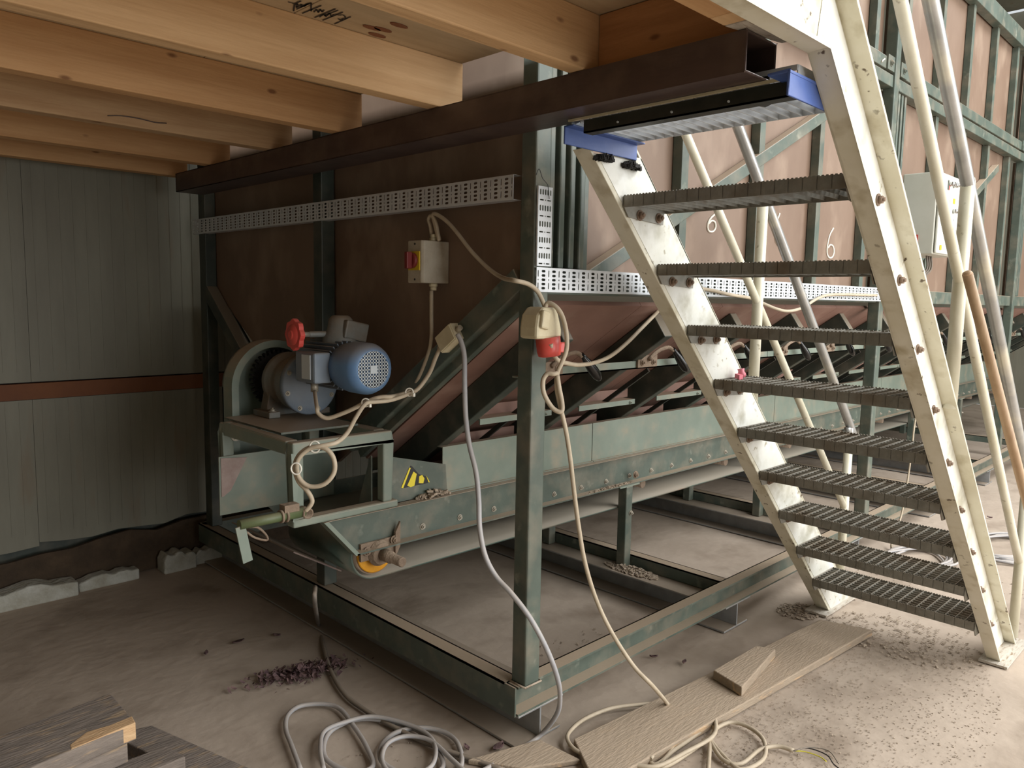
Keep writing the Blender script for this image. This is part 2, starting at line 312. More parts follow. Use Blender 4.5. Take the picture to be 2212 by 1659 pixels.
# brown hollow beam
mb = MB(); a = (1.60, 1.74, 2.056, 2.147); w = .006
mb.box(a[0], a[1], .895, 4.05, a[2], a[2]+w); mb.box(a[0], a[1], .895, 4.05, a[3]-w, a[3]); mb.box(a[0], a[0]+w, .895, 4.05, a[2], a[3]); mb.box(a[1]-w, a[1], .895, 4.05, a[2], a[3]); mb.box(a[0], a[1], 4.04, 4.05, a[2], a[3])
tag(mb.build('hollow_beam', 'brown', bev=.003), 'long dark brown hollow steel beam carrying the timber joists', 'beam')

# ================================================================ STORAGE BUNKER
BK = thing('storage_bunker', (5, 3, .13), 'large green framed storage bunker with brown plywood walls and sloping bottom', 'bunker')
# base rails
XE = 11.4
mb = MB(); mb.box(1.785, XE, 1.732, 1.788, .228, .236); mb.box(1.785, XE, 1.732, 1.788, .130, .138); mb.box(1.785, XE, 1.782, 1.788, .13, .236)
mb.build('base_rail', 'green', BK)
mb = MB(); mb.box(1.772, 1.778, 1.735, 4.30, .132, .236); mb.box(1.772, 1.84, 1.788, 4.30, .230, .236); mb.box(1.834, 1.84, 1.788, 4.30, .136, .236)
mb.build('base_rail', 'green', BK)
MB().box(1.785, XE, 4.25, 4.31, .13, .236).build('base_rail', 'green', BK)
for x in (3.295, 4.78, 6.26, 7.71, 9.2):
    mb = MB(); mb.box(x, x+.006, 1.789, 4.25, .132, .195); mb.box(x, x+.065, 1.789, 4.25, .189, .195); mb.box(x+.059, x+.065, 1.789, 4.25, .132, .195)
    mb.build('cross_member', 'green', BK)
# posts
for i, x in enumerate((1.80, 4.76, 7.85, 10.9)):
    MB().box(x, x+.07, 1.715, 1.782, .237, 3.78).build('post', 'green', BK, bev=.006)
mb = MB(); mb.tube([(1.796, 1.786, .238), (1.796, 1.711, .238), (1.874, 1.711, .238), (1.874, 1.786, .238)], .004, 6, 0); mb.build('weld_seam', 'crumb', BK)
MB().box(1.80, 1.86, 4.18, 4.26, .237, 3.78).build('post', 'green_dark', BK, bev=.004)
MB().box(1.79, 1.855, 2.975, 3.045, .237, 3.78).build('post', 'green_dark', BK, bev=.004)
# girders
def xbar(nm, x0, x1, y0, y1, z0, z1, mt='green', bev=.003): return MB().box(x0, x1, y0, y1, z0, z1).build(nm, mt, BK, bev=bev)
prev = None
for x0, x1 in ((1.872, 4.758), (4.832, 7.848), (7.922, 10.898)):
    xbar('girder', x0, x1, 1.735, 1.80, 1.565, 1.65)
    xbar('girder', x0, x1, 1.725, 1.79, 2.792, 2.858); xbar('girder', x0, x1, 1.725, 1.79, 2.872, 2.94)
    xbar('girder', x0, x1, 1.725, 1.79, 3.66, 3.78)
for x in (4.76, 7.85):
    for dx in (-.12, .085):
        mb = MB(); mb.box(x+dx, x+dx+.10, 1.716, 1.726, 2.87, 2.95); hexbolt(mb, (x+dx+.05, 1.716, 2.91), (0, -1, 0), .014); mb.build('bolted_lug', 'green', BK)
# studs, panels
for b in (1.80, 4.76, 7.85):
    xs = [b+.31+.62*k for k in range(5)]
    edges = [b+.07]+xs+[b+3.0 if b != 1.80 else 4.76]
    for k, x in enumerate(xs):
        if x > 10.8: continue
        for z0, z1 in ((1.651, 2.79), (2.941, 3.66)):
            MB().box(x-.05, x, 1.755, 1.80, z0, z1).build('stud', 'green', BK, bev=.003)
    for k in range(6):
        x0, x1 = edges[k]+.001, edges[k+1]-.001
        if x1-x0 < .05: continue
        for z0, z1 in ((1.60, 2.80), (2.86, 3.70)):
            MB().box(x0, x1, 1.802, 1.82, z0, z1).build('wall_panel', 'plywood', BK)
    # close-set guide channels beside the post
    for k in range(4):
        x = b+.085+.052*k
        MB().box(x, x+.028, 1.735, 1.79, 1.652, 2.79).build('guide_channel', 'green', BK, bev=.006)
# braces
MB().bar((2.08, 1.775, 1.605), (3.98, 1.775, 2.515), .05, .055).build('diagonal_brace', 'green', BK, bev=.003)
MB().bar((7.2, 1.775, 2.66), (5.2, 1.775, 1.70), .05, .055).build('diagonal_brace', 'green', BK, bev=.003)
# end wall panels
def endpoly(y0, y1, z0a, z0b, z1): 
    return MB().prism([(y0, z0a), (y1, z0b), (y1, z1), (y0, z1)], 'x', 1.862, 1.88).build('wall_panel', 'plywood', BK)
endpoly(1.80, 2.974, 1.60, .80, 3.75); endpoly(2.976, 4.25, .80, 1.60, 3.75)
MB().bar((1.83, 1.79, 1.615), (1.83, 2.80, .918), .06, .078).build('diagonal_brace', 'green', BK, bev=.004)
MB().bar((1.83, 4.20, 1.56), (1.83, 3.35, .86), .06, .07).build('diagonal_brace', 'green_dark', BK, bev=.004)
# hopper slopes
SL = -.7
def slope_z(y, off=0): return 1.53+SL*(y-1.80)+off
def slopebox(x0, x1, y0, y1, t0, t1, nm, mt, bev=0, cut=False):
    n = Vector((0, -SL, 1)).normalized()   # upward normal
    pts = []
    for y, t in ((y0, t0), (y1, t0), (y1, t1), (y0, t1)):
        p = Vector((0, y, slope_z(y)))+n*t; pts.append((p.y, p.z))
    if cut: pts[0] = (pts[3][0], pts[0][1]-(pts[3][0]-pts[0][0])*.7)
    return MB().prism(pts, 'x', x0, x1).build(nm, mt, BK, bev=bev)
k = 0
x = 1.885
while x < 10.8:
    slopebox(x, x+.618, 1.80, 2.78, 0, .018, 'slope_panel', 'ply_dusty'); x += .62
MB().bar((1.855, 1.765, 1.566), (1.855, 2.77, .872), .03, .034).build('diagonal_brace', 'green', BK, bev=.003)
for k in range(15):
    x = 2.02+.62*k
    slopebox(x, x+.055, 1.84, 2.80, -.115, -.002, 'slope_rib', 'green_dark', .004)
    MB().bar((x+.30, 2.06, 1.235), (x+.30, 2.66, .81), .012, .02).build('gate_rod', 'black', BK)
    if k < 14:
        # dusty cross ledges between the ribs, lowest ones on the hopper mouth
        for (yy, zz, w) in ((2.32, 1.055, .09), (2.52, .90, .085), (2.70, .79, .07)):
            mb = MB(); mb.box(x+.07, x+.50, yy-w/2, yy+w/2, zz, zz+.006); mb.box(x+.07, x+.50, yy-w/2, yy-w/2+.006, zz-.018, zz); hexbolt(mb, (x+.46, yy-w/2, zz-.009), (0, -1, 0), .006, .004)
            cl = mb.build('cross_ledge', 'green_light', BK)
            MB().box(x+.06, x+.54, yy+w/2-.014, yy+w/2, zz+.006, zz+.05).build('backing_strip', 'ply_dusty', cl)
for k in range(5):
    x = 1.98+1.86*k
    mb = MB(); mb.box(x, x+1.855, 1.935, 1.985, 1.262, 1.268); mb.box(x, x+1.855, 1.935, 1.940, 1.262, 1.296)
    gr = mb.build('gate_rail', 'green_light', BK)
    for j in range(3):
        hx = x+.03+.62*j
        mb = MB(); mb.box(hx+.04, hx+.18, 1.925, 1.934, 1.268, 1.318); hexbolt(mb, (hx+.07, 1.925, 1.29), (0, -1, 0), .01); hexbolt(mb, (hx+.15, 1.925, 1.29), (0, -1, 0), .01)
        mb.tube([(hx+.11, 1.92, 1.30), (hx+.16, 1.91, 1.335), (hx+.22, 1.90, 1.35), (hx+.25, 1.89, 1.335)], .009, 8)
        mb.build('lever', 'dusty_iron', gr)
        a = Vector((hx+.245, 1.89, 1.345)); d = Vector((.105, -.02, -.115)).normalized()
        mb = MB(); mb.lathe(a, d, [(0, .008), (.02, .011), (.05, .017), (.09, .021), (.12, .019), (.14, .010), (.146, .002)], 14); mb.build('handle_grip', 'handle_black', gr)
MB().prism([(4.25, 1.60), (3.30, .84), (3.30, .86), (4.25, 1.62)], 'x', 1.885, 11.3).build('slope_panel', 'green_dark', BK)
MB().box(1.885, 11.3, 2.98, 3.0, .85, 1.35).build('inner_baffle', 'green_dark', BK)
# chalk figures on the panels
def chalk(name, pts, lb):
    mb = MB(); mb.tube(pts, .0045, 5, 4); o = mb.build(name, 'chalk', BK); o['label'] = lb
chalk('chalk_mark', [(3.022, 1.8, 1.931), (2.989, 1.8, 1.912), (2.968, 1.8, 1.891), (2.963, 1.8, 1.867), (2.979, 1.8, 1.853), (3.009, 1.8, 1.855), (3.027, 1.8, 1.872), (3.021, 1.8, 1.895), (2.994, 1.8, 1.899), (2.969, 1.8, 1.883)], 'chalked figure 6')
chalk('chalk_mark', [(4.247, 1.8, 1.963), (4.205, 1.8, 1.922), (4.184, 1.8, 1.867), (4.183, 1.8, 1.829), (4.211, 1.8, 1.804), (4.253, 1.8, 1.806), (4.273, 1.8, 1.834), (4.256, 1.8, 1.866), (4.219, 1.8, 1.871), (4.192, 1.8, 1.852)], 'chalked figure 6')
chalk('chalk_mark', [(3.615, 1.8, 1.986), (3.599, 1.8, 1.96), (3.584, 1.8, 1.926)], 'short chalk stroke')
chalk('chalk_mark', [(3.58, 1.8, 1.879), (3.588, 1.8, 1.853), (3.614, 1.8, 1.834)], 'short chalk stroke')
chalk('chalk_mark', [(4.56, 1.721, 2.888), (4.572, 1.721, 2.9), (4.597, 1.721, 2.913)], 'chalk arc on the girder')

# galvanised floor beams under the bunker
for k, (x, lb) in enumerate(((1.905, 'galvanised floor beam under the front end of the bunker'), (3.285, 'galvanised floor beam, second from the front corner post'), (4.76, 'galvanised floor beam below the second corner post'), (6.22, 'galvanised floor beam, first one right of the stairs'), (7.7, 'galvanised floor beam under the third post far right'))):
    mb = MB(); mb.box(x-.115, x+.115, 1.733, 4.30, .121, .129); mb.box(x-.004, x+.004, 1.737, 4.30, .01, .121); mb.box(x-.11, x+.11, 1.74, 4.30, .001, .010)
    tag(mb.build('floor_beam', 'galv_beam', bev=.002), lb, 'beam', 'floor beams under the bunker')

# ================================================================ CABLE TRAYS
def holecell(mb, u0, u1, v0, v1, hw, hh, P, ch=None):
    """rectangle u0..u1 x v0..v1 with a rounded slot of half size hw x hh in the middle"""
    cu, cv = (u0+u1)/2, (v0+v1)/2; c = ch if ch is not None else min(hw, hh)*.7
    inn = [(cu-hw+c, cv-hh), (cu+hw-c, cv-hh), (cu+hw, cv-hh+c), (cu+hw, cv+hh-c), (cu+hw-c, cv+hh), (cu-hw+c, cv+hh), (cu-hw, cv+hh-c), (cu-hw, cv-hh+c)]
    out = [(u0, v0), (u1, v0), (u1, v1), (u0, v1)]
    v = [P(*p) for p in out+inn]
    mb.add(v, [(0, 1, 5, 4), (1, 6, 5), (1, 2, 7, 6), (2, 8, 7), (2, 3, 9, 8), (3, 10, 9), (3, 0, 11, 10), (0, 4, 11)])
def tray(name, Lg, H, P, N, label, period=.05, depth=.04, mt='tray'):
    mb = MB(); n = int(Lg/period)
    for i in range(n):
        u = i*period
        for (a, b) in ((0, .42), (.42, .58), (.58, 1)): holecell(mb, u, u+.3*period, H*(.06+.88*a), H*(.06+.88*b), .0022, H*.88*(b-a)*.5*(.74 if b-a > .2 else .5), P, .0015)
        for k in range(5): holecell(mb, u+.3*period, u+period, H*(.06+.88*k/5), H*(.06+.88*(k+1)/5), .009, H*.052, P)
    for v0, v1 in ((0, .06), (.94, 1)): mb.add([P(0, H*v0), P(n*period, H*v0), P(n*period, H*v1), P(0, H*v1)], [(0, 1, 2, 3)])
    for v in (0, 1):
        a, b = Vector(P(0, H*v)), Vector(P(n*period, H*v)); mb.add([a, b, b-Vector(N)*depth, a-Vector(N)*depth], [(0, 1, 2, 3)])
    o = mb.build(name, mt, fixn=False); s_ = o.modifiers.new('solid', 'SOLIDIFY'); s_.thickness = .0015; s_.offset = 0
    return tag(o, label, 'cable tray')
tray('cable_tray', 3.0, .077, lambda u, v: (1.802+u, 1.706, 1.573+v), (0, -1, 0), 'bright perforated cable tray running along the bunker side behind the stairs')
tray('cable_tray', .30, .066, lambda u, v: (1.803+v, 1.706, 1.655+u), (0, -1, 0), 'short upright perforated cable tray fixed to the front corner post', depth=.005)
tray('cable_tray', 2.55, .078, lambda u, v: (1.785, 1.80+u, 1.868+v), (-1, 0, 0), 'long dim perforated cable tray across the bunker end under the brown beam', depth=.04)
mb = MB(); mb.tube([(1.784, 1.7, 1.934), (1.798, 1.7, 1.955), (1.814, 1.7, 1.928), (1.839, 1.7, 1.909), (1.847, 1.7, 1.867)], .0012, 5)
tag(mb.build('tie_wire', 'wire_black'), 'thin bent black wire hooked on the upright cable tray', 'wire')

# ================================================================ BELT CONVEYOR
CV = thing('belt_conveyor', (5, 2.67, .13), 'green belt conveyor running under the bunker with bolted side channels', 'conveyor')
CX = 11.2
# side channels with slanted end
for ya, yb, s_ in ((2.375, 2.425, 1), (2.965, 2.915, -1)):
    web = 2.425-.006 if s_ == 1 else 2.921
    mb = MB(); mb.prism([(1.575, .587), (CX, .587), (CX, .735), (1.435, .735)], 'y', web, web+.006)
    mb.box(1.57, CX, min(ya, yb), max(ya, yb), .583, .589)
    mb.build('side_channel', 'green', CV)
mb = MB(); mb.prism([(1.565, .583), (1.585, .583), (1.45, .735), (1.43, .735)], 'y', 2.375, 2.425); mb.build('end_plate', 'green_light', CV)
for yy in (2.425, 2.96):
    for x0, x1 in ((2.02, 2.995), (3.0, 4.95), (4.955, 6.9), (6.905, 8.85), (8.855, CX)):
        mb = MB(); mb.box(x0, x1, yy, yy+.004, .737, .928); mb.box(x0, x1, yy, yy+.035, .928, .932) if yy < 2.6 else mb.box(x0, x1, yy-.035, yy, .928, .932)
        mb.box(x0, x1, yy-.012 if yy < 2.6 else yy, yy if yy < 2.6 else yy+.012, .737, .741)
        mb.build('skirt_plate', 'green_light', CV)
# dust ledge on the channel top
MB().box(1.44, CX, 2.378, 2.424, .735, .7365).build('top_flange', 'crumb', CV)
# bolts
bm0 = MB(); hexbolt(bm0, (1.911, 2.419, .618), (0, -1, 0), .009, .006); b0 = bm0.build('bolt', 'bolt', CV)
for k in range(1, 42): dup(b0, (.2*k, 0, 0), CV)
bm1 = MB(); hexbolt(bm1, (3.313, 2.38, .63), (0, -1, 0), .014, .01); bm1.build('bolt', 'dusty_iron', CV)
# belt loop
mb = MB(); prof = []; R_ = .103; zc = .56; xr = 1.69
for i in range(17):
    a = math.pi/2+math.pi*i/16; prof.append((xr+R_*math.cos(a), zc+R_*math.sin(a)))
n = len(prof); outer = [(CX, zc+R_)]+prof+[(CX, zc-R_)]
vs = [(p[0], 2.435, p[1]) for p in outer]+[(p[0], 2.91, p[1]) for p in outer]; q = len(outer)
mb.add(vs, [(i, i+1, q+i+1, q+i) for i in range(q-1)], True)
o = mb.build('belt', 'belt', CV, fixn=False); s_ = o.modifiers.new('solid', 'SOLIDIFY'); s_.thickness = .008
for x in [2.6+.9*k for k in range(10)]:
    MB().cyl((x, 2.46, .535), (x, 2.90, .535), .024, 14).build('return_roller', 'dusty_iron', CV)
MB().cyl((1.69, 2.437, .56), (1.69, 2.905, .56), .092, 32).build('tail_drum', 'dusty_iron', CV)
o = MB().lathe((1.69, 2.438, .56), (0, -1, 0), [(0, .085), (.008, .085), (.010, .080), (.006, .0)], 32).build('drum_end', 'yellow', CV); o['label'] = 'yellow drum end'
mb = MB(); mb.lathe((1.69, 2.415, .56), (0, -1, 0), [(0, .05), (.012, .052), (.02, .045), (.03, .042), (.034, .03)], 24)
mb.obox((1.69, 2.412, .575), (.085, 0, 0), (0, .006, 0), (0, 0, .035)); hexbolt(mb, (1.63, 2.40, .58), (0, -1, 0), .012); hexbolt(mb, (1.755, 2.40, .60), (0, -1, 0), .012)
mb.obox((1.77, 2.40, .60), (.012, 0, .02), (0, .006, 0), (0, 0, .05))
brg = mb.build('bearing_housing', 'dusty_iron', CV, bev=.003)
MB().lathe((1.69, 2.38, .56), (0, -1, 0), [(0, .024), (.05, .024), (.053, .019), (.12, .019), (.124, .016)], 20).build('shaft_stub', 'dusty_iron', brg)
# legs
for x in (3.235, 4.72, 6.2, 7.65, 9.1):
    for y0 in (2.375, 2.915):
        mb = MB(); mb.box(x, x+.055, y0, y0+.055, .131 if True else .236, .575)
        lg = mb.build('leg', 'green', CV, bev=.005)
        mb = MB(); mb.box(x-.06, x+.11, y0-.003, y0+.055, .575, .583); mb.build('leg_plate', 'green_light', lg)
        mb = MB(); hexbolt(mb, (x+.04, y0-.001, .43), (0, -1, 0), .009); mb.build('bolt', 'bolt', lg)
# chute plates
MB().box(1.285, 1.80, 2.909, 2.915, .675, .91).build('chute_plate', 'green_light', CV)
MB().prism([(1.292, .905), (1.40, .895), (1.38, .86), (1.33, .77), (1.30, .75), (1.292, .75)], 'y', 2.906, 2.909).build('primer_patch', 'stain', CV)
MB().prism([(1.735, .739), (2.045, .739), (2.035, .858), (1.735, .932)], 'y', 2.424, 2.428).build('chute_plate', 'green', CV)
MB().prism([(2.434, .94), (2.44, .94), (2.53, .72), (2.434, .72)], 'x', 1.672, 1.677).build('gusset', 'green', CV)
MB().bar((1.36, 2.72, .62), (1.56, 2.72, .50), .5, .005).build('scraper_blade', 'brown', CV)
st = MB().prism([(1.812, .792), (1.853, .878), (1.862, .872), (1.893, .838), (1.932, .822), (1.942, .793)], 'y', 2.4225, 2.424).build('warning_sticker', 'stickb', CV); st['label'] = 'torn yellow and black striped warning sticker'
for pl in ([(1.806, .796), (1.846, .872), (1.852, .868), (1.815, .792)], [(1.835, .80), (1.866, .852), (1.882, .84), (1.871, .794), (1.852, .79)], [(1.893, .80), (1.895, .828), (1.91, .832), (1.922, .815), (1.916, .796)], [(1.930, .826), (1.94, .812), (1.95, .795), (1.943, .797)]):
    MB().prism(pl, 'y', 2.4215, 2.4226).build('sticker_stripe', 'sticky', st)
# motor stand
mb = MB()
for y in (2.38, 2.92):
    mb.box(1.312, 1.354, y, y+.042, .765, .998); mb.box(1.69, 1.732, y, y+.042, .765, .998)
    mb.box(1.312, 1.732, y, y+.042, .998, 1.04); mb.box(1.312, 1.76 if y > 2.5 else 2.0, y, y+.05, .737, .765) if y > 2.5 else mb.box(1.312, 1.76, y, y+.05, .737, .765)
mb.box(1.312, 1.362, 2.43, 2.92, .99, 1.04); mb.box(1.682, 1.732, 2.43, 2.92, .99, 1.04)
std = mb.build('motor_stand', 'green_light', CV, bev=.006)
MB().box(1.36, 1.69, 2.55, 3.02, 1.0405, 1.048).build('base_plate', 'green', std)
for c in ((1.36, 2.99, .985), (1.46, 2.99, .975)):
    mb = MB(); hexbolt(mb, (c[0], 2.917, c[2]), (0, -1, 0), .014); mb.build('bolt', 'bolt', std)
# greenish adjusting pipe with clamp
mb = MB(); mb.cyl((1.10, 2.35, .80), (1.335, 2.35, .80), .017, 16); pipe = mb.build('tension_pipe', 'olive', CV)
mb = MB(); mb.lathe((1.34, 2.372, .798), (0, -1, 0), [(0, .019), (.045, .019), (.045, .014), (0, .014)], 20); mb.build('pipe_ring', 'dusty_iron', pipe)
mb = MB()
for dx in (0, .018): mb.lathe((1.245+dx, 2.35, .80), (1, 0, 0), [(0, .018), (0, .023), (.007, .023), (.007, .018)], 18)
mb.box(1.255, 1.31, 2.335, 2.372, .812, .838); mb.build('clamp', 'dusty_iron', pipe)
MB().obox((1.112, 2.343, .735), (.0165, 0, .003), (0, .003, 0), (.012, 0, -.062)).build('flat_bar', 'green_light', pipe)
mb = MB(); mb.tube([(1.13, 2.355, .785), (1.17, 2.36, .775), (1.21, 2.38, .735), (1.215, 2.39, .715), (1.17, 2.385, .735), (1.135, 2.37, .765)], .004, 6, 4); mb.build('wire_loop', 'dusty_iron', pipe)
# chaff crumbs on ledges
mb = MB()
def crumbs(mb, cx, cy, z, rx, ry, n, s=.008, hh=1):
    for _ in range(n):
        a = random.uniform(0, 6.28); r = math.sqrt(random.random()); x = cx+rx*r*math.cos(a); y = cy+ry*r*math.sin(a); h = s*random.uniform(.4, 1.2)
        q = random.uniform(0, 3.14); u = Vector((math.cos(q), math.sin(q), random.uniform(-.3, .3)))*h; w_ = Vector((-math.sin(q), math.cos(q), random.uniform(-.3, .3)))*h*.6
        zz = z+h*(.35 if hh > .5 else .12)+(1-r)*s*hh*random.random()
        mb.obox((x, y, zz), u, w_, (0, 0, h*(.35 if hh > .5 else .18)))
crumbs(mb, 1.95, 2.41, .738, .09, .018, 60, .012, 2.5); crumbs(mb, 3.1, 2.39, .589, .2, .012, 60, .006, 1)
tag(mb.build('chaff', 'crumb', CV), None, None, None, 'stuff')

# ================================================================ GEAR MOTOR
GM = thing('gear_motor', (1.6, 2.8, 1.048), 'blue-grey geared electric motor with red handwheel on the conveyor stand', 'motor')
ax = 1.615; zm = 1.283; zg = 1.19
cw = MB().lathe((ax, 2.50, zm), (0, -1, 0), [(0, .088), (.05, .096), (.13, .096), (.155, .086), (.165, .072), (.166, .068), (.160, .066), (.10, .066)], 32).build('fan_cowl', 'cowl', GM)
mb = MB()
for i in range(-5, 6):
    d = i*.0125; h = math.sqrt(max(0, .068**2-d*d))
    mb.box(ax+d-.0022, ax+d+.0022, 2.336, 2.339, zm-h, zm+h); mb.box(ax-h, ax+h, 2.336, 2.339, zm+d-.0022, zm+d+.0022)
mb.box(ax-.015, ax+.015, 2.332, 2.338, zm-.015, zm+.015)
mb.build('grille', 'label', cw)
MB().cyl((ax, 2.43, zm), (ax, 2.44, zm), .08, 28).build('fan', 'handle_black', cw)
mb = MB(); mb.cyl((ax, 2.49, zm), (ax, 2.76, zm), .076, 28)
mot = mb.build('motor_body', 'motor', GM)
mb = MB()
for i in range(28):
    a = 2*math.pi*i/28; c_, s_ = math.cos(a), math.sin(a)
    if -.6 < s_ < .6 and c_ < 0: continue
    mb.obox((ax+.083*c_, 2.625, zm+.083*s_), (c_*.012, 0, s_*.012), (0, .115, 0), (-s_*.0022, 0, c_*.0022))
mb.build('cooling_fins', 'motor', mot)
tb_ = MB().box(ax-.145, ax-.075, 2.50, 2.64, zm-.06, zm+.055).build('terminal_box', 'motor', GM, bev=.008)
MB().box(ax-.149, ax-.146, 2.525, 2.585, zm-.045, zm+.045).build('rating_plate', 'label', tb_)
MB().cyl((ax-.11, 2.56, zm-.061), (ax-.11, 2.56, zm-.095), .014, 12).build('cable_gland', 'bolt', tb_)
mb = MB(); mb.lathe((ax+.03, 2.60, zm+.07), (0, 0, 1), [(0, .07), (.03, .07), (.06, .055), (.075, .05), (.105, .045), (.12, .03)], 20)
mb.obox((ax+.06, 2.58, zm+.13), (.05, 0, -.01), (0, .05, 0), (.008, 0, .035)); mb.cyl((ax-.10, 2.62, 1.40), (ax+.03, 2.62, 1.40), .012, 12)
vr = mb.build('variator_housing', 'gear', GM, bev=.006)
mb = MB(); n = 32; pr = []
for i in range(n): pr.append((2.62+(.057+.004*math.cos(8*2*math.pi*i/n))*math.cos(2*math.pi*i/n), 1.40+(.057+.004*math.cos(8*2*math.pi*i/n))*math.sin(2*math.pi*i/n)))
mb.prism(pr, 'x', ax-.165, ax-.145); mb.lathe((ax-.163, 2.62, 1.40), (-1, 0, 0), [(0, .042), (.006, .036), (.010, .018), (.014, .015)], 20)
hw = mb.build('handwheel', 'red', GM, bev=.004); hw['label'] = 'red lobed plastic handwheel'
MB().cyl((ax-.145, 2.62, 1.40), (ax-.09, 2.62, 1.40), .010, 12).build('spindle', 'bolt', GM)
MB().lathe((ax, 2.80, zg), (0, -1, 0), [(0, .126), (.02, .126), (.024, .12), (.024, .09)], 36).build('flange', 'motor', GM)
mb = MB()
for i in range(8):
    a = i*math.pi/4+.3; hexbolt(mb, (ax+.108*math.cos(a), 2.777, zg+.108*math.sin(a)), (0, -1, 0), .007, .005)
mb.build('flange_bolts', 'bolt', GM)
mb = MB(); mb.lathe((ax, 2.80, zg), (0, 1, 0), [(0, .115), (.06, .118), (.07, .105), (.12, .10), (.14, .12), (.16, .12), (.2, .10), (.21, .05)], 32)
mb.prism([(ax-.12, 1.049), (ax+.12, 1.049), (ax+.09, 1.20), (ax-.09, 1.20)], 'y', 2.93, 2.985)
mb.box(ax-.14, ax-.09, 2.86, 3.0, 1.049, 1.075); mb.box(ax+.09, ax+.14, 2.86, 3.0, 1.049, 1.075)
mb.build('gearbox', 'gear', GM, bev=.004)
mb = MB(); hexbolt(mb, (ax-.115, 2.88, 1.075), (0, 0, 1), .011); hexbolt(mb, (ax+.115, 2.88, 1.075), (0, 0, 1), .011); mb.build('foot_bolts', 'bolt', GM)
mb = MB(); mb.lathe((ax, 3.045, zg), (0, 1, 0), [(0, .11), (.012, .11)], 36)
for i in range(36):
    a = 2*math.pi*i/36; c_, s_ = math.cos(a), math.sin(a)
    mb.obox((ax+.117*c_, 3.051, zg+.117*s_), (c_*.007, 0, s_*.007), (0, .012, 0), (-s_*.005, 0, c_*.005))
mb.build('chain', 'soot', GM)
mb = MB(); n = 28; vs = []
ri, ro = .165, .195
pts_o = [(ax-.02+ro*math.cos(a), zg-.03+ro*math.sin(a)) for a in [math.pi*i/n for i in range(n+1)]]
pts_i = [(ax-.02+ri*math.cos(a), zg-.03+ri*math.sin(a)) for a in [math.pi*i/n for i in range(n+1)]]
po = [(ax-.02+ro, .80)]+pts_o+[(ax-.02-ro, .80)]; pi_ = [(ax-.02+ri, .80)]+pts_i+[(ax-.02-ri, .80)]
for a, b, c, d in zip(po, po[1:], pi_, pi_[1:]):
    v = [(a[0], 3.03, a[1]), (b[0], 3.03, b[1]), (d[0], 3.03, d[1]), (c[0], 3.03, c[1]), (a[0], 3.12, a[1]), (b[0], 3.12, b[1]), (d[0], 3.12, d[1]), (c[0], 3.12, c[1])]
    mb.add(v, [(0, 1, 2, 3), (4, 5, 6, 7), (0, 1, 5, 4), (2, 3, 7, 6)])
mb.prism(po, 'y', 3.11, 3.12)
mb.build('chain_guard', 'green_light', GM)

# ================================================================ ELECTRICAL BOXES
SB = thing('switch_box', (1.80, 2.25, 1.60), 'grey isolator box with dark red rotary knob mounted on the bunker end wall', 'switch')
y0, y1 = 2.213, 2.30
MB().prism([(1.742, 2.30), (1.742, 2.222), (1.75, 2.213), (1.80, 2.208), (1.861, 2.208), (1.861, 2.30)], 'z', 1.600, 1.752).build('housing', 'plastic', SB, bev=.003)
MB().box(1.738, 1.7425, 2.228, 2.292, 1.645, 1.713).build('switch_plate', 'knobyellow', SB)
mb = MB(); mb.lathe((1.738, 2.262, 1.68), (-1, 0, 0), [(0, .028), (.012, .027), (.014, .02)], 20); mb.obox((1.715, 2.262, 1.68), (.012, 0, 0), (0, .009, 0), (0, 0, .030)); mb.build('rotary_knob', 'darkred', SB, bev=.003)
for z, d in ((1.752, 1), (1.600, -1)):
    mb = MB(); mb.cyl((1.81, 2.235, z), (1.81, 2.235, z+d*.012), .016, 6); mb.cyl((1.81, 2.235, z+d*.012), (1.81, 2.235, z+d*.026), .012, 14); mb.build('cable_gland', 'beige', SB)
mb = MB()
for z in (1.74, 1.612): mb.cyl((1.7425, 2.258, z), (1.7405, 2.258, z), .004, 8)
mb.build('cover_screws', 'wire_black', SB)
JB = thing('junction_box', (1.77, 2.11, 1.40), 'small beige junction box tilted on the sloping brace, cables at both ends', 'junction box')
a = Vector((1.785, 2.11, 1.405)); dn = Vector((0, -.82, .57)).normalized(); pn = Vector((0, .57, .82))
MB().obox(a, (.02, 0, 0), dn*.05, pn*.033).build('housing', 'beige', JB, bev=.004)
MB().obox(a-Vector((.022, 0, 0)), (.003, 0, 0), dn*.046, pn*.03).build('cover', 'beige', JB, bev=.002)
for s_ in (-1, 1):
    p = a+dn*.05*s_; MB().cyl(p, p+dn*.022*s_, .010, 10).build('cable_gland', 'plastic', JB)
PS = thing('power_coupler', (1.80, 1.69, 1.40), 'beige wall socket with red round connector fixed to the front corner post', 'socket')
mb = MB(); mb.prism([(1.735, 1.425), (1.852, 1.425), (1.852, 1.455), (1.835, 1.505), (1.82, 1.525), (1.765, 1.525), (1.742, 1.50), (1.735, 1.46)], 'y', 1.635, 1.713); mb.build('housing', 'beige', PS, bev=.010)
mb = MB(); mb.obox((1.765, 1.632, 1.485), (.018, 0, -.004), (0, .010, 0), (.004, 0, .028)); mb.build('cover_latch', 'beige', PS, bev=.006)
mb = MB(); mb.lathe((1.812, 1.66, 1.43), (.12, -.05, -1), [(0, .040), (.045, .039), (.06, .036), (.062, .030), (.01, .028)], 24); mb.build('connector_body', 'red', PS)
mb = MB(); mb.obox((1.855, 1.64, 1.397), (.014, -.006, 0), (0, .014, 0), (.003, 0, .016)); mb.build('hinge_tab', 'red', PS, bev=.003)

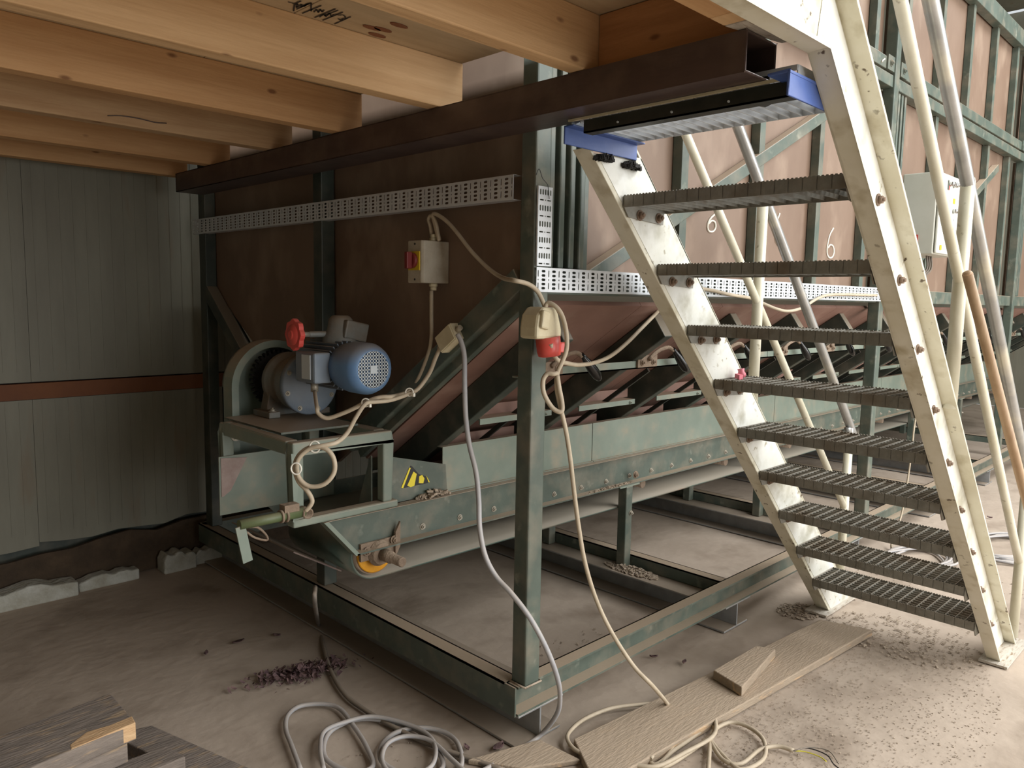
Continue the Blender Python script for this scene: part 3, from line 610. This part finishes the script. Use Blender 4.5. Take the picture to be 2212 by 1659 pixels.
# control cabinet
CB = thing('control_cabinet', (5.25, 1.6, 1.86), 'light grey control cabinet on the bunker side between stair handrails', 'cabinet')
MB().box(5.04, 5.48, 1.535, 1.73, 1.86, 2.34).build('housing', 'cabinet', CB, bev=.006)
MB().box(5.045, 5.475, 1.515, 1.532, 1.865, 2.335).build('door', 'cabinet', CB, bev=.008)
for x, z, mt in ((5.27, 2.28, 'chrome'), (5.20, 2.28, 'chrome'), (5.30, 2.13, 'chrome'), (5.30, 2.0, 'chrome'), (5.36, 2.0, 'chrome')):
    mb = MB(); mb.cyl((x, 1.514, z), (x, 1.49, z), .014, 14); mb.cyl((x, 1.49, z), (x, 1.478, z), .011, 12); mb.build('knob', mt, CB)
MB().box(5.16, 5.175, 1.511, 1.5145, 2.245, 2.30).build('label_strip', 'green', CB); MB().box(5.175, 5.19, 1.511, 1.5145, 2.245, 2.27).build('label_strip', 'red', CB)
MB().box(5.20, 5.225, 1.511, 1.5145, 1.97, 2.19).build('label_strip', 'plastic', CB)
for x, z, mt in ((5.30, 2.19, 'sticky'), (5.27, 2.05, 'sticky'), (5.34, 2.07, 'label'), (5.11, 1.90, 'knobyellow')): MB().box(x-.015, x+.015, 1.511, 1.5145, z-.015, z+.015).build('label_sticker', mt, CB)
MB().box(5.036, 5.0395, 1.62, 1.64, 1.93, 1.975).build('warning_mark', 'red', CB)
mb = MB()
for dx in (.02, .06, .10): mb.tube([(5.2+dx, 1.62, 1.86), (5.22+dx, 1.62, 1.78), (5.16+dx, 1.65, 1.72), (5.12+dx*.5, 1.70, 1.60)], .006, 6)
tag(mb.build('cabinet_cable', 'cable_dark'), 'bunch of thin dark cables hanging below the control cabinet', 'cable')

# ================================================================ STAIRCASE
ST = thing('staircase', (3.9, 1.16, 0), 'steep cream painted steel staircase with nine grating treads and handrails', 'staircase')
def zs(s, x): return s-x
S0, S1 = 3.81, 4.08
mb = MB()   # far stringer: web at y 1.51, flanges away from the treads
mb.prism([(3.81, 0), (4.08, 0), (2.075, 2.005), (1.825, 1.985)], 'y', 1.512, 1.520)
fl = [(3.81, 0), (3.822, 0), (1.822, 2.0), (1.81, 2.0)]; mb.prism(fl, 'y', 1.512, 1.575)
mb.prism([(4.068, 0), (4.08, 0), (2.04, 2.04), (2.028, 2.04)], 'y', 1.512, 1.575)
st1 = mb.build('stringer', 'cream', ST, bev=.002)
# overlay on the tread side, the web's lit brightness put into its colour
MB().prism([(3.835, 0), (4.062, 0), (2.07, 1.992), (1.85, 1.985)], 'y', 1.5108, 1.5118).build('lit_web_face', 'web', ST)
mb = MB()   # near stringer with goose neck, flanges towards the open side
zt = 2.103; zu = zt+.195
mb.prism([(3.81, 0), (4.08, 0), (4.08-zu, zu), (-.6, zu), (-.6, zt), (1.711, zt)], 'y', .800, .808)
mb.prism([(3.81, 0), (3.822, 0), (1.719, zt+.004), (1.711, zt)], 'y', .755, .808)
mb.prism([(1.711, zt), (1.715, zt+.008), (-.6, zt+.008), (-.6, zt)], 'y', .755, .808)
mb.prism([(4.068, 0), (4.08, 0), (4.08-zu, zu), (4.068-zu, zu-.004)], 'y', .755, .808)
mb.prism([(4.08-zu, zu), (4.075-zu, zu-.008), (-.6, zu-.008), (-.6, zu)], 'y', .755, .808)
mb.build('stringer', 'cream', ST, bev=.002)
MB().prism([(3.835, 0), (4.062, 0), (4.062-zu, zu-.008), (1.73, zt+.012)], 'y', .7985, .7998).build('lit_web_face', 'web', ST)  # same overlay outside, painted paler than the flanges for the light on it
mb = MB(); mb.box(3.72, 4.10, 1.49, 1.60, 0, .010); mb.build('foot_plate', 'white_wood', ST)
mb = MB(); mb.box(3.76, 4.14, .72, .83, 0, .010); mb.build('foot_plate', 'white_wood', ST)
# tread template (number 1), then copies one rise up each
TX, TZ, DX, DZ = 3.574, .198, -.1991, .2053
ty0, ty1 = .812, 1.508
def tread_parts():
    g = MB(); d = .235; h = .036
    g.box(TX, TX+.003, ty0, ty1, TZ, TZ+h); g.box(TX+d-.003, TX+d, ty0, ty1, TZ, TZ+h)
    n = 18
    for i in range(1, n):
        y = ty0+(ty1-ty0)*i/n; g.box(TX, TX+d, y-.0014, y+.0014, TZ+.004, TZ+h+.001)
    for k in range(1, 8):
        x = TX+d*k/8; g.box(x-.0012, x+.0012, ty0, ty1, TZ+.022, TZ+h-.002)
    for k in range(60):   # serrated nosing
        y = ty0+(ty1-ty0)*(k+.25)/60; g.box(TX+d-.004, TX+d, y, y+.006, TZ+h, TZ+h+.003); g.box(TX, TX+.003, y, y+.006, TZ+h, TZ+h+.0025)
    out = [('grating', g, 'galv', [])]
    for s_, y in ((1, ty1), (-1, ty0)):
        e = MB(); ya, yb = (y-.004, y) if s_ == 1 else (y, y+.004)
        e.prism([(TX, TZ+.004), (TX+.026, TZ-.028), (TX+.218, TZ-.038), (TX+.222, TZ), (TX+d, TZ), (TX+d, TZ+h), (TX, TZ+h)], 'y', ya, yb)
        bl = []
        for bx in (TX+.085, TX+.19):
            b = MB(); hexbolt(b, (bx, ya if s_ == 1 else yb, TZ-.018), (0, -s_, 0), .0115, .010); bl.append(b)
        out.append(('end_plate', e, 'galv', bl))
    return out
tpl = []
T1 = None
for name, m_, mt, bl in tread_parts():
    tpl.append((name, m_, mt, bl))
first = []
# each tread: grating (part) > end plates and bolts (sub-parts)
g0 = tpl[0][1].build('tread', 'galv', ST)
subs = []
for name, m_, mt, bl in tpl[1:]:
    subs.append(m_.build(name, mt, g0))
    for b in bl: subs.append(b.build('bolt', 'rust', g0))
for k in range(1, 9):
    d = Vector((DX*k, 0, DZ*k)); gk = dup(g0, d, ST)
    for s_ in subs: dup(s_, d, gk)
# stringer bolts on the outside of the near web
for k in range(9):
    x = TX+.142+DX*k; z = TZ-.013+DZ*k
    b = MB(); hexbolt(b, (x+.03, .7984, z), (0, -1, 0), .011, .010); b.build('stringer_bolt', 'rust', ST)
# handrails
mb = MB(); mb.tube([(1.9, 1.545, 3.05), (2.2, 1.545, 2.745), (3.90, 1.545, 1.035), (3.985, 1.545, .92), (4.0, 1.545, .80), (4.0, 1.545, .72)], .021, 16, 5); mb.build('handrail', 'pipe_grey', ST)
mb = MB(); mb.tube([(1.9, 1.545, 2.61), (2.377, 1.545, 2.128), (4.01, 1.545, .49)], .0165, 14, 0); mb.build('mid_rail', 'pipe_cream', ST)
mb = MB(); mb.cyl((4.0, 1.545, .085), (4.0, 1.545, .80), .0215, 16); mb.build('rail_post', 'pipe_cream', ST)
mb = MB(); mb.cyl((2.955, 1.545, 1.125), (2.955, 1.545, 1.97), .022, 16); mb.build('rail_post', 'pipe_cream', ST)
mb = MB(); mb.tube([(1.95, .78, 2.79), (2.382, .78, 2.39), (3.2, .78, 1.63), (4.024, .78, .86), (4.12, .78, .76), (4.14, .78, .66)], .0215, 16, 5); mb.build('handrail', 'pipe_grey', ST)
mb = MB(); mb.tube([(1.90, .78, 2.592), (2.161, .78, 2.33), (2.84, .78, 1.65), (3.901, .78, .587), (4.10, .78, .39)], .0175, 14, 0); mb.build('mid_rail', 'pipe_cream', ST)
mb = MB(); mb.cyl((2.86, .78, 1.21), (2.86, .78, 1.955), .022, 16); mb.lathe((2.86, .78, 1.955), (0, 0, 1), [(0, .022), (.012, .019), (.018, .008)], 16); mb.build('rail_post', 'pipe_cream', ST)
mb = MB(); mb.cyl((4.12, .78, .02), (4.12, .78, .74), .0215, 16); mb.build('rail_post', 'pipe_cream', ST)
# landing
LD = thing('stair_landing', (1.83, 1.16, 2.0), 'landing grating in a blue frame at the top of the stairs', 'landing')
mb = MB()
for (ya, yb) in ((1.512, 1.566),):
    mb.box(1.69, 2.035, 1.500, 1.506, 1.990, 2.040); mb.box(1.69, 2.035, 1.470, 1.506, 2.036, 2.041)
mb.build('frame_channel', 'blue', LD, bev=.002)
mb = MB(); mb.box(1.633, 2.05, .808, .814, 1.998, 2.052); mb.box(1.633, 2.05, .808, .86, 2.046, 2.052); mb.build('frame_channel', 'blue', LD, bev=.002)
mb = MB(); gx0, gx1, gy0, gy1, gz0, gz1 = 1.715, 2.035, .83, 1.498, 2.046, 2.084
n = 20
for i in range(n+1):
    y = gy0+(gy1-gy0)*i/n; mb.obox(((gx0+gx1)/2, y, (gz0+gz1)/2), ((gx1-gx0)/2, 0, 0), (0, .0015, 0), (0, 0, (gz1-gz0)/2))
for k in range(5):
    x = gx0+(gx1-gx0)*k/4; mb.box(x-.002, x+.002, gy0, gy1, gz0+.026, gz1)
mb.box(gx1-.004, gx1, gy0, gy1, gz0, gz1)
mb.build('grating', 'tray', LD)
mb = MB(); mb.box(1.70, 1.705, .84, 1.44, 2.013, 2.048); mb.box(1.70, 1.74, .84, 1.44, 2.013, 2.017); ab = mb.build('angle_bar', 'black', LD)
mb = MB()
for y in (.99, 1.15, 1.32): mb.cyl((1.700, y, 2.026), (1.697, y, 2.026), .003, 8)
mb.build('rivets', 'label', ab)
MB().box(1.69, 1.697, .84, 1.49, 2.049, 2.055).build('wood_strip', 'beige', LD)
mb = MB()
for i in range(6): mb.prism([(.83+.03*i, 2.06), (.86+.03*i, 2.06), (.83+.03*i, 2.088-.002*i)], 'x', 1.80, 1.86)
mb.cyl((1.80, .98, 2.07), (1.86, .98, 2.07), .03, 12); mb.build('toothed_edge', 'black', LD)
mb = MB(); crumbs(mb, 1.875, 1.505, 1.968, .032, .008, 90, .013, 1.6); crumbs(mb, 2.01, 1.505, 1.962, .034, .008, 110, .013, 2.2)
tag(mb.build('weld_blobs', 'soot', LD), None, None, None, 'stuff')
# broom handle
mb = MB(); a = Vector((2.712, 0.72, 1.651)); b = Vector((3.135, 0.6, 0.915)); e = a+(b-a)*(a.z-.02)/(a.z-b.z)
mb.tube([a, e], .0155, 16, 0); mb.lathe(a, (a-b), [(0, .0155), (.006, .013), (.010, .006)], 16)
tag(mb.build('broom_handle', 'broom'), 'brown wooden broom handle leaning against the right handrail', 'broom handle')
# pink scrap
mb = MB(); p = Vector((2.72, 1.47, 1.262)); mb.lathe(p, (0, .2, 1), [(0, .012), (.012, .018), (.024, .012), (.035, .014)], 8); mb.obox(p+Vector((-.025, 0, .006)), (.014, 0, 0), (0, .01, .002), (0, 0, .009))
tag(mb.build('plastic_scrap', 'pink'), 'crumpled pink plastic scrap lying on a stair tread', 'litter')

# ================================================================ LOOSE TIMBER
def plank(name, pts, z0, z1, mt, label, cat='plank', bev=.004):
    o = MB().prism(pts, 'z', z0, z1).build(name, mt, bev=bev); return tag(o, label, cat)
plank('floor_plank', [(3.668, 1.248), (3.60, 1.47), (1.95, 1.62), (1.80, 1.395)], .002, .034, 'old_wood', 'long dusty plank lying on the floor beside the stair foot')
plank('timber_offcut', [(2.64, 1.36), (2.683, 1.51), (3.02, 1.50), (3.05, 1.425)], .036, .075, 'old_wood', 'short dusty timber offcut lying on the long floor plank', 'timber block')
plank('floor_plank', [(1.717, 1.637), (1.893, 1.539), (1.879, 1.716), (1.617, 1.798)], .001, .02, 'old_wood', 'dusty plank end at the bottom edge below the corner block')
plank('stacked_plank', [(.40, 2.545), (.768, 2.595), (.764, 2.355), (.38, 2.30), (-.2, 2.22), (-.2, 2.46)], .195, .25, 'old_wood', 'thick grey plank with a split pale edge on top of the timber pile')
plank('stacked_plank', [(-.2, 2.24), (.74, 2.36), (.75, 2.57), (-.2, 2.48)], .13, .193, 'old_wood', 'grey squared timber directly under the top plank of the pile')
plank('stacked_plank', [(.78, 2.66), (.90, 2.62), (1.05, 2.10), (.93, 2.08)], .03, .075, 'old_wood', 'grey board sticking out to the right under the timber pile')
plank('stacked_plank', [(.50, 2.62), (.64, 2.60), (.80, 2.0), (.66, 1.98)], .03, .125, 'old_wood', 'grey board crossing under the middle of the timber pile')
plank('stacked_plank', [(.40, 2.40), (.86, 2.38), (.88, 2.28), (.40, 2.28)], .076, .125, 'old_wood', 'pale short board at the bottom edge below the timber pile')

for o_ in bpy.data.objects:
    if o_.name.startswith('stacked_plank'): o_.data.materials[0] = M['pile_wood']
top_ = bpy.data.objects['stacked_plank']
MB().prism([(.58, 2.332), (.763, 2.354), (.768, 2.40), (.70, 2.392), (.64, 2.40), (.585, 2.36)], 'z', .198, .2515).build('split_edge', 'split_wood', top_, bev=.003)
# ================================================================ CABLES
def cable(name, pts, r, mt, label, sm=5):
    o = MB().tube(pts, r, 8, sm).build(name, mt); return tag(o, label, 'cable')
cable('supply_cable', [(1.81, 2.245, 1.768), (1.81, 2.254, 1.806), (1.81, 2.265, 1.833), (1.81, 2.249, 1.845), (1.81, 2.225, 1.821), (1.81, 2.208, 1.77), (1.81, 2.205, 1.757), (1.81, 2.224, 1.804), (1.81, 2.238, 1.851), (1.81, 2.175, 1.828), (1.81, 2.11, 1.782), (1.81, 2.023, 1.707), (1.81, 1.939, 1.65), (1.78, 1.84, 1.617), (1.685, 1.69, 1.605), (1.746, 1.69, 1.596), (1.789, 1.69, 1.576), (1.816, 1.69, 1.544), (1.835, 1.69, 1.511)], .0075, 'cable_beige', 'beige cable from the isolator box across to the corner post')
cable('motor_cable', [(1.8, 2.234, 1.573), (1.8, 2.233, 1.484), (1.8, 2.232, 1.399), (1.8, 2.25, 1.338), (1.8, 2.305, 1.246), (1.8, 2.362, 1.191), (1.609, 2.205, 1.199), (1.553, 2.204, 1.2), (1.522, 2.234, 1.186), (1.486, 2.265, 1.16), (1.45, 2.298, 1.138), (1.416, 2.329, 1.124), (1.396, 2.351, 1.14), (1.404, 2.375, 1.161), (1.505, 2.56, 1.19)], .0075, 'cable_beige', 'beige cable looping from the isolator box down to the motor')
cable('control_cable', [(1.777, 2.15, 1.373), (1.76, 2.16, 1.328), (1.743, 2.17, 1.278), (1.699, 2.176, 1.225), (1.662, 2.182, 1.207), (1.591, 2.193, 1.188), (1.529, 2.198, 1.186), (1.481, 2.188, 1.185), (1.417, 2.148, 1.151), (1.354, 2.105, 1.11), (1.296, 2.074, 1.091), (1.256, 2.084, 1.084), (1.223, 2.116, 1.072), (1.195, 2.138, 1.035), (1.194, 2.131, 0.985), (1.215, 2.105, 0.957), (1.249, 2.073, 0.964), (1.273, 2.054, 1.002), (1.274, 2.06, 1.047), (1.256, 2.083, 1.076), (1.228, 2.125, 1.074), (1.203, 2.146, 1.048), (1.192, 2.151, 1.011), (1.198, 2.139, 0.969), (1.215, 2.117, 0.94), (1.224, 2.104, 0.912), (1.219, 2.106, 0.894), (1.207, 2.115, 0.877)], .0075, 'cable_beige', 'brown-grey cable coiled and tied on the motor stand post')
for c, lb in zip([(1.236, 2.104, 1.079), (1.18, 2.121, 1.015)], ('upper white cable tie holding the coiled cable to the motor stand bar', 'left white cable tie around the coiled cable on the motor stand post')):
    mb = MB(); mb.tube([Vector(c)+Vector((.016*math.cos(a)*.7, -.016*math.cos(a)*.7, .018*math.sin(a))) for a in [i*math.pi/4 for i in range(8)]], .0028, 6, 2, True)
    tag(mb.build('cable_tie', 'white_nylon'), lb, 'cable tie')
for c, lb in zip([(1.656, 2.175, 1.213), (1.504, 2.222, 1.183)], ('white cable tie joining two cables on the sloping brace, right of the motor fan', 'white cable tie joining the cables directly below the motor fan')):
    mb = MB(); mb.tube([Vector(c)+Vector((.014*math.cos(a)*.7, -.014*math.cos(a)*.7, .014*math.sin(a))) for a in [i*math.pi/4 for i in range(8)]], .0026, 6, 2, True); mb.obox(Vector(c)+Vector((.003, -.02, -.008)), (.004, 0, 0), (0, .005, 0), (0, 0, .006))
    tag(mb.build('cable_tie', 'white_nylon'), lb, 'cable tie')
cable('hanging_cable', [(1.731, 2.005, 1.424), (1.732, 1.987, 1.4), (1.73, 1.967, 1.351), (1.718, 1.95, 1.258), (1.707, 1.93, 1.15), (1.696, 1.898, 1.061), (1.686, 1.852, 0.976), (1.667, 1.816, 0.893), (1.65, 1.791, 0.808), (1.643, 1.756, 0.726), (1.657, 1.717, 0.662), (1.668, 1.658, 0.621), (1.691, 1.596, 0.553), (1.735, 1.564, 0.451), (1.796, 1.57, 0.335), (1.857, 1.607, 0.227), (1.901, 1.66, 0.122), (1.901, 1.737, 0.012), (1.763, 1.726, 0.012), (1.655, 1.726, 0.012), (1.532, 1.725, 0.012)], .0085, 'cable_grey', 'pale grey cable hanging from the junction box past the corner post foot')
cable('plug_lead', [(1.785, 1.652, 1.512), (1.794, 1.647, 1.537), (1.804, 1.622, 1.527), (1.816, 1.605, 1.499), (1.822, 1.592, 1.452), (1.82, 1.586, 1.398), (1.807, 1.592, 1.355), (1.794, 1.599, 1.32), (1.79, 1.596, 1.271), (1.795, 1.58, 1.205), (1.809, 1.571, 1.141), (1.828, 1.566, 1.05), (1.852, 1.567, 0.941), (1.878, 1.564, 0.814), (1.908, 1.556, 0.685), (1.95, 1.536, 0.553), (1.997, 1.5, 0.435), (2.055, 1.452, 0.322), (2.112, 1.413, 0.248), (2.41, 1.536, 0.014), (2.323, 1.442, 0.014), (2.232, 1.384, 0.014), (2.124, 1.354, 0.014), (2.058, 1.355, 0.014), (2.071, 1.385, 0.014), (2.158, 1.415, 0.014), (2.292, 1.408, 0.014), (2.45, 1.409, 0.014), (2.523, 1.408, 0.014), (2.447, 1.369, 0.014), (2.303, 1.358, 0.014), (2.158, 1.358, 0.014), (2.063, 1.34, 0.014), (2.102, 1.321, 0.014), (2.265, 1.315, 0.014), (2.384, 1.322, 0.014), (2.42, 1.372, 0.014)], .0075, 'cable_beige', 'beige cable hanging from the corner post socket to the floor')
cable('tied_loop_cable', [(1.786, 1.594, 1.321), (1.771, 1.594, 1.319), (1.757, 1.608, 1.319), (1.746, 1.615, 1.298), (1.745, 1.611, 1.264), (1.753, 1.598, 1.233), (1.766, 1.582, 1.209), (1.781, 1.566, 1.204), (1.791, 1.574, 1.23), (1.788, 1.584, 1.273), (1.786, 1.592, 1.313)], .0075, 'cable_beige', 'small tied loop of beige cable below the red connector')
cable('sagging_cable', [(1.793, 1.629, 1.411), (1.811, 1.634, 1.377), (1.838, 1.632, 1.354), (1.886, 1.64, 1.344), (1.988, 1.677, 1.331), (2.106, 1.702, 1.332), (2.227, 1.726, 1.35), (2.353, 1.749, 1.393), (2.476, 1.777, 1.442), (2.595, 1.807, 1.487), (2.708, 1.842, 1.522), (2.939, 1.904, 1.573), (3.08, 1.911, 1.606)], .0075, 'cable_beige', 'beige cable sagging from the socket towards the far stringer')
cable('tray_cable', [(2.723, 1.69, 1.605), (2.847, 1.69, 1.597), (2.999, 1.69, 1.582), (3.181, 1.69, 1.569), (3.291, 1.69, 1.547), (3.429, 1.69, 1.522), (3.548, 1.69, 1.514), (3.695, 1.69, 1.532), (3.821, 1.69, 1.57), (3.955, 1.69, 1.595), (4.157, 1.69, 1.603), (4.409, 1.69, 1.605), (4.634, 1.69, 1.606)], .0075, 'cable_beige', 'beige cable drooping along the bright cable tray behind the stairs')
cable('floor_cable', [(1.485, 2.536, 0.438), (1.47, 2.515, 0.389), (1.817, 3.077, 0.012), (1.709, 2.85, 0.012), (1.619, 2.647, 0.012), (1.558, 2.449, 0.012), (1.55, 2.295, 0.012), (1.558, 2.16, 0.012), (1.576, 2.021, 0.012), (1.603, 1.901, 0.012), (1.636, 1.797, 0.012), (1.671, 1.677, 0.012)], .009, 'cable_dark', 'dark grey cable dropping off the base frame onto the floor')
cable('coiled_floor_cable', [(1.187, 2.127, 0.014), (1.236, 2.277, 0.014), (1.271, 2.381, 0.014), (1.322, 2.459, 0.014), (1.389, 2.485, 0.014), (1.46, 2.437, 0.014), (1.485, 2.365, 0.014), (1.456, 2.229, 0.014), (1.421, 2.104, 0.014), (1.37, 1.989, 0.014), (1.303, 2.009, 0.014), (1.28, 2.126, 0.014), (1.334, 2.224, 0.014), (1.405, 2.269, 0.014), (1.503, 2.256, 0.014), (1.577, 2.158, 0.014), (1.607, 2.048, 0.014), (1.583, 1.915, 0.014), (1.528, 1.824, 0.014), (1.437, 1.842, 0.014), (1.405, 1.974, 0.014), (1.45, 2.058, 0.014), (1.532, 2.097, 0.014), (1.616, 2.072, 0.014), (1.665, 2.002, 0.014), (1.665, 1.914, 0.014), (1.609, 1.818, 0.014), (1.551, 1.769, 0.014)], .0085, 'cable_grey', 'grey cable lying in loose loops on the floor at the bottom')
cable('coiled_floor_cable', [(1.553, 1.727, 0.03), (1.567, 1.823, 0.03), (1.584, 1.954, 0.03), (1.543, 2.031, 0.03), (1.469, 2.042, 0.03), (1.4, 1.98, 0.03), (1.378, 1.898, 0.03), (1.434, 1.838, 0.03), (1.506, 1.845, 0.03), (1.578, 1.922, 0.03), (1.602, 2.015, 0.03), (1.576, 2.129, 0.03), (1.521, 2.223, 0.03), (1.433, 2.254, 0.03), (1.348, 2.252, 0.03), (1.28, 2.163, 0.03), (1.228, 2.055, 0.03)], .008, 'cable_grey', 'second looped grey cable on top of the floor coil at the bottom')
cable('beige_floor_coil', [(2.405, 1.544, 0.026), (2.316, 1.608, 0.026), (2.217, 1.664, 0.026), (2.092, 1.684, 0.026), (2.001, 1.672, 0.026), (1.945, 1.645, 0.026), (1.914, 1.587, 0.026), (1.919, 1.53, 0.026), (1.938, 1.466, 0.026), (1.991, 1.392, 0.026), (2.041, 1.335, 0.026), (2.176, 1.315, 0.026), (2.333, 1.302, 0.026), (2.434, 1.352, 0.026), (2.479, 1.398, 0.026), (2.339, 1.419, 0.026), (2.177, 1.409, 0.026), (2.056, 1.373, 0.026)], .0075, 'cable_beige', 'beige cable looping on the floor between the corner foot and the plank')
cable('beige_floor_coil', [(2.149, 1.21, 0.016), (2.317, 1.301, 0.016), (2.395, 1.328, 0.016), (2.48, 1.312, 0.016), (2.496, 1.246, 0.016), (2.455, 1.171, 0.016), (2.349, 1.12, 0.016), (2.242, 1.144, 0.016), (2.272, 1.229, 0.016), (2.317, 1.301, 0.016), (2.248, 1.215, 0.016), (2.27, 1.159, 0.016), (2.391, 1.155, 0.016), (2.459, 1.122, 0.016), (2.474, 1.07, 0.016)], .0075, 'cable_beige', 'beige cable with a stripped end lying on the floor at the bottom right')
for i, (mt, pts) in enumerate((('wire_yellow', [(2.474, 1.07, 0.016), (2.498, 1.04, 0.016), (2.506, 0.995, 0.016), (2.495, 0.966, 0.016)]), ('wire_black', [(2.471, 1.069, 0.018), (2.522, 1.043, 0.018), (2.531, 0.982, 0.018), (2.496, 0.943, 0.018), (2.482, 0.914, 0.018)]), ('cable_dark', [(2.467, 1.067, 0.02), (2.53, 1.038, 0.02), (2.556, 0.984, 0.02), (2.506, 0.929, 0.02)]))):
    tag(MB().tube(pts, .002, 6, 4).build('bare_wire', mt), ['thin yellow-green core fanning from the stripped cable end', 'thin black core curling furthest from the stripped cable end', 'thin grey core between the yellow and black ones'][i], 'wire', 'stripped cores of the beige cable')
def coil(name, c, r, n, rr, mt, label):
    pts = []
    for i in range(n*10):
        a = 2*math.pi*i/10; q = r*(1+.18*math.sin(i*1.3)+.1*math.cos(i*.37)); pts.append((c[0]+q*math.cos(a)*1.3, c[1]+q*math.sin(a)*.9, .012+.004*(i//10)+.004*math.sin(i)))
    return tag(MB().tube(pts, rr, 6, 3).build(name, mt), label, 'cable')
coil('cable_coil', (4.967, 1.453, 0.01), .19, 7, .008, 'cable_grey', 'coil of grey cable on the floor seen between the stair treads')
coil('cable_coil', (5.664, 1.147, 0.01), .22, 7, .008, 'cable_grey', 'coil of grey cable on the floor behind the right handrail post')
cable('drop_cord', [(5.401, 1.66, 0.876), (5.362, 1.66, 0.773), (5.336, 1.66, 0.531), (5.262, 1.66, 0.235), (5.164, 1.66, 0.1), (5.098, 1.66, 0.023), (5.197, 1.66, -0.061), (5.43, 1.66, -0.146)], .006, 'cable_beige', 'thin white cord hanging behind the treads to the floor')

# ================================================================ FLOOR LITTER
mb = MB()
for _ in range(420):
    t = random.gauss(0, .38); s_ = random.gauss(0, .3); x = 1.50+.17*t*1.4+.03; y = 2.72+.12*s_-.05*t
    h = random.uniform(.006, .016); q = random.uniform(0, 6.28); z = abs(random.gauss(0, .012))*max(0, 1-abs(t)*.6)+.003
    u = Vector((math.cos(q), math.sin(q), random.uniform(-.9, .9)))*h; w_ = Vector((-math.sin(q), math.cos(q), random.uniform(-.9, .9)))*h*.5
    c = Vector((x, y, z+h*.4)); mb.add([c-u-w_, c+u-w_*.3, c+u*.8+w_, c-u*.6+w_+Vector((0, 0, h*.5))], [(0, 1, 2), (0, 2, 3)])
tag(mb.build('leaf_pile', 'leaf', fixn=False), 'small pile of dry purple-brown leaves and husks on the floor', 'leaves', None, 'stuff')
i = 0
for px, lb in (((1.468, 3.168, 0.0), 'curled dark dry leaf on the shaded floor left of the leaf pile'), ((1.317, 3.155, 0.0), 'small dry leaf on the shaded floor towards the wall'), ((1.625, 3.114, 0.0), 'twisted dry leaf behind the leaf pile'), ((1.755, 1.793, 0.0), 'dark red dry leaf near the corner block foot'), ((1.671, 1.864, 0.0), 'small brown leaf beside the looped grey cable'), ((2.721, 1.822, 0.0), 'dark curled leaf on the floor below the long base rail'), ((2.775, 1.702, 0.0), 'small dark red leaf on the floor right of the curled one'), ((6.429, 1.427, 0.0), 'dark leaf on the floor right of the staircase')):
    mb = MB(); n = 7; c = Vector(px); q = i*1.1; i += 1
    L_ = .028 if i in (1, 4) else .018
    rows = []
    for k in range(n):
        t = k/(n-1)-.5; w_ = L_*.5*math.cos(t*2.9)+.001; p = c+Vector((math.cos(q)*t*2*L_, math.sin(q)*t*2*L_, .004+.02*t*t)); s2 = Vector((-math.sin(q), math.cos(q), 0))*w_
        rows += [p-s2+Vector((0, 0, .008)), p, p+s2+Vector((0, 0, .006))]
    mb.add(rows, [(3*k+j, 3*k+j+1, 3*k+j+4, 3*k+j+3) for k in range(n-1) for j in (0, 1)], True)
    o = mb.build('dry_leaf', 'leaf', fixn=False); s_ = o.modifiers.new('solid', 'SOLIDIFY'); s_.thickness = .0012
    tag(o, lb, 'leaf', 'single dry leaves on the floor')
mb = MB()
for cx, cy, rx, ry, n, s_ in ((2.9, 1.0, .95, .4, 2600, .0028), (2.2, 1.15, .6, .3, 1100, .0028), (3.75, 1.15, .25, .35, 500, .006), (3.70, 1.62, .12, .10, 220, .007), (2.6, 2.1, .25, .2, 60, .006), (1.2, 1.9, .5, .35, 200, .003), (4.5, 1.2, .6, .5, 260, .005)):
    crumbs(mb, cx, cy, 0, rx, ry, n, s_, .2)
tag(mb.build('floor_debris', 'crumb', fixn=False), 'fine crumbs of dried dirt scattered over the concrete floor', 'dirt', None, 'stuff')
mb = MB(); crumbs(mb, 3.24, 2.33, .13, .05, .17, 420, .008, 4)
tag(mb.build('dirt_heap', 'crumb', fixn=False), 'small heap of dried dirt around the conveyor leg foot', 'dirt', None, 'stuff')
# far hall wall and right-hand closing wall
structure(MB().box(14, 14.1, -5, 5.2, 0, 6).build('wall_right', 'wall'))
structure(MB().box(-3.1, .5, -5.1, -5, 0, 6).build('wall_front', 'wall'))  # unseen wall piece, added to shut out daylight on the camera side
rf = thing('roof', (5, 0, 6), None, None); structure(rf)  # unseen hall roof, added so sky light enters only at the open front
for k in range(17):
    MB().box(-3.1+k, -2.11+k, -5.2, 4.5, 6.0, 6.05).build('roof_sheet', 'wall', rf)
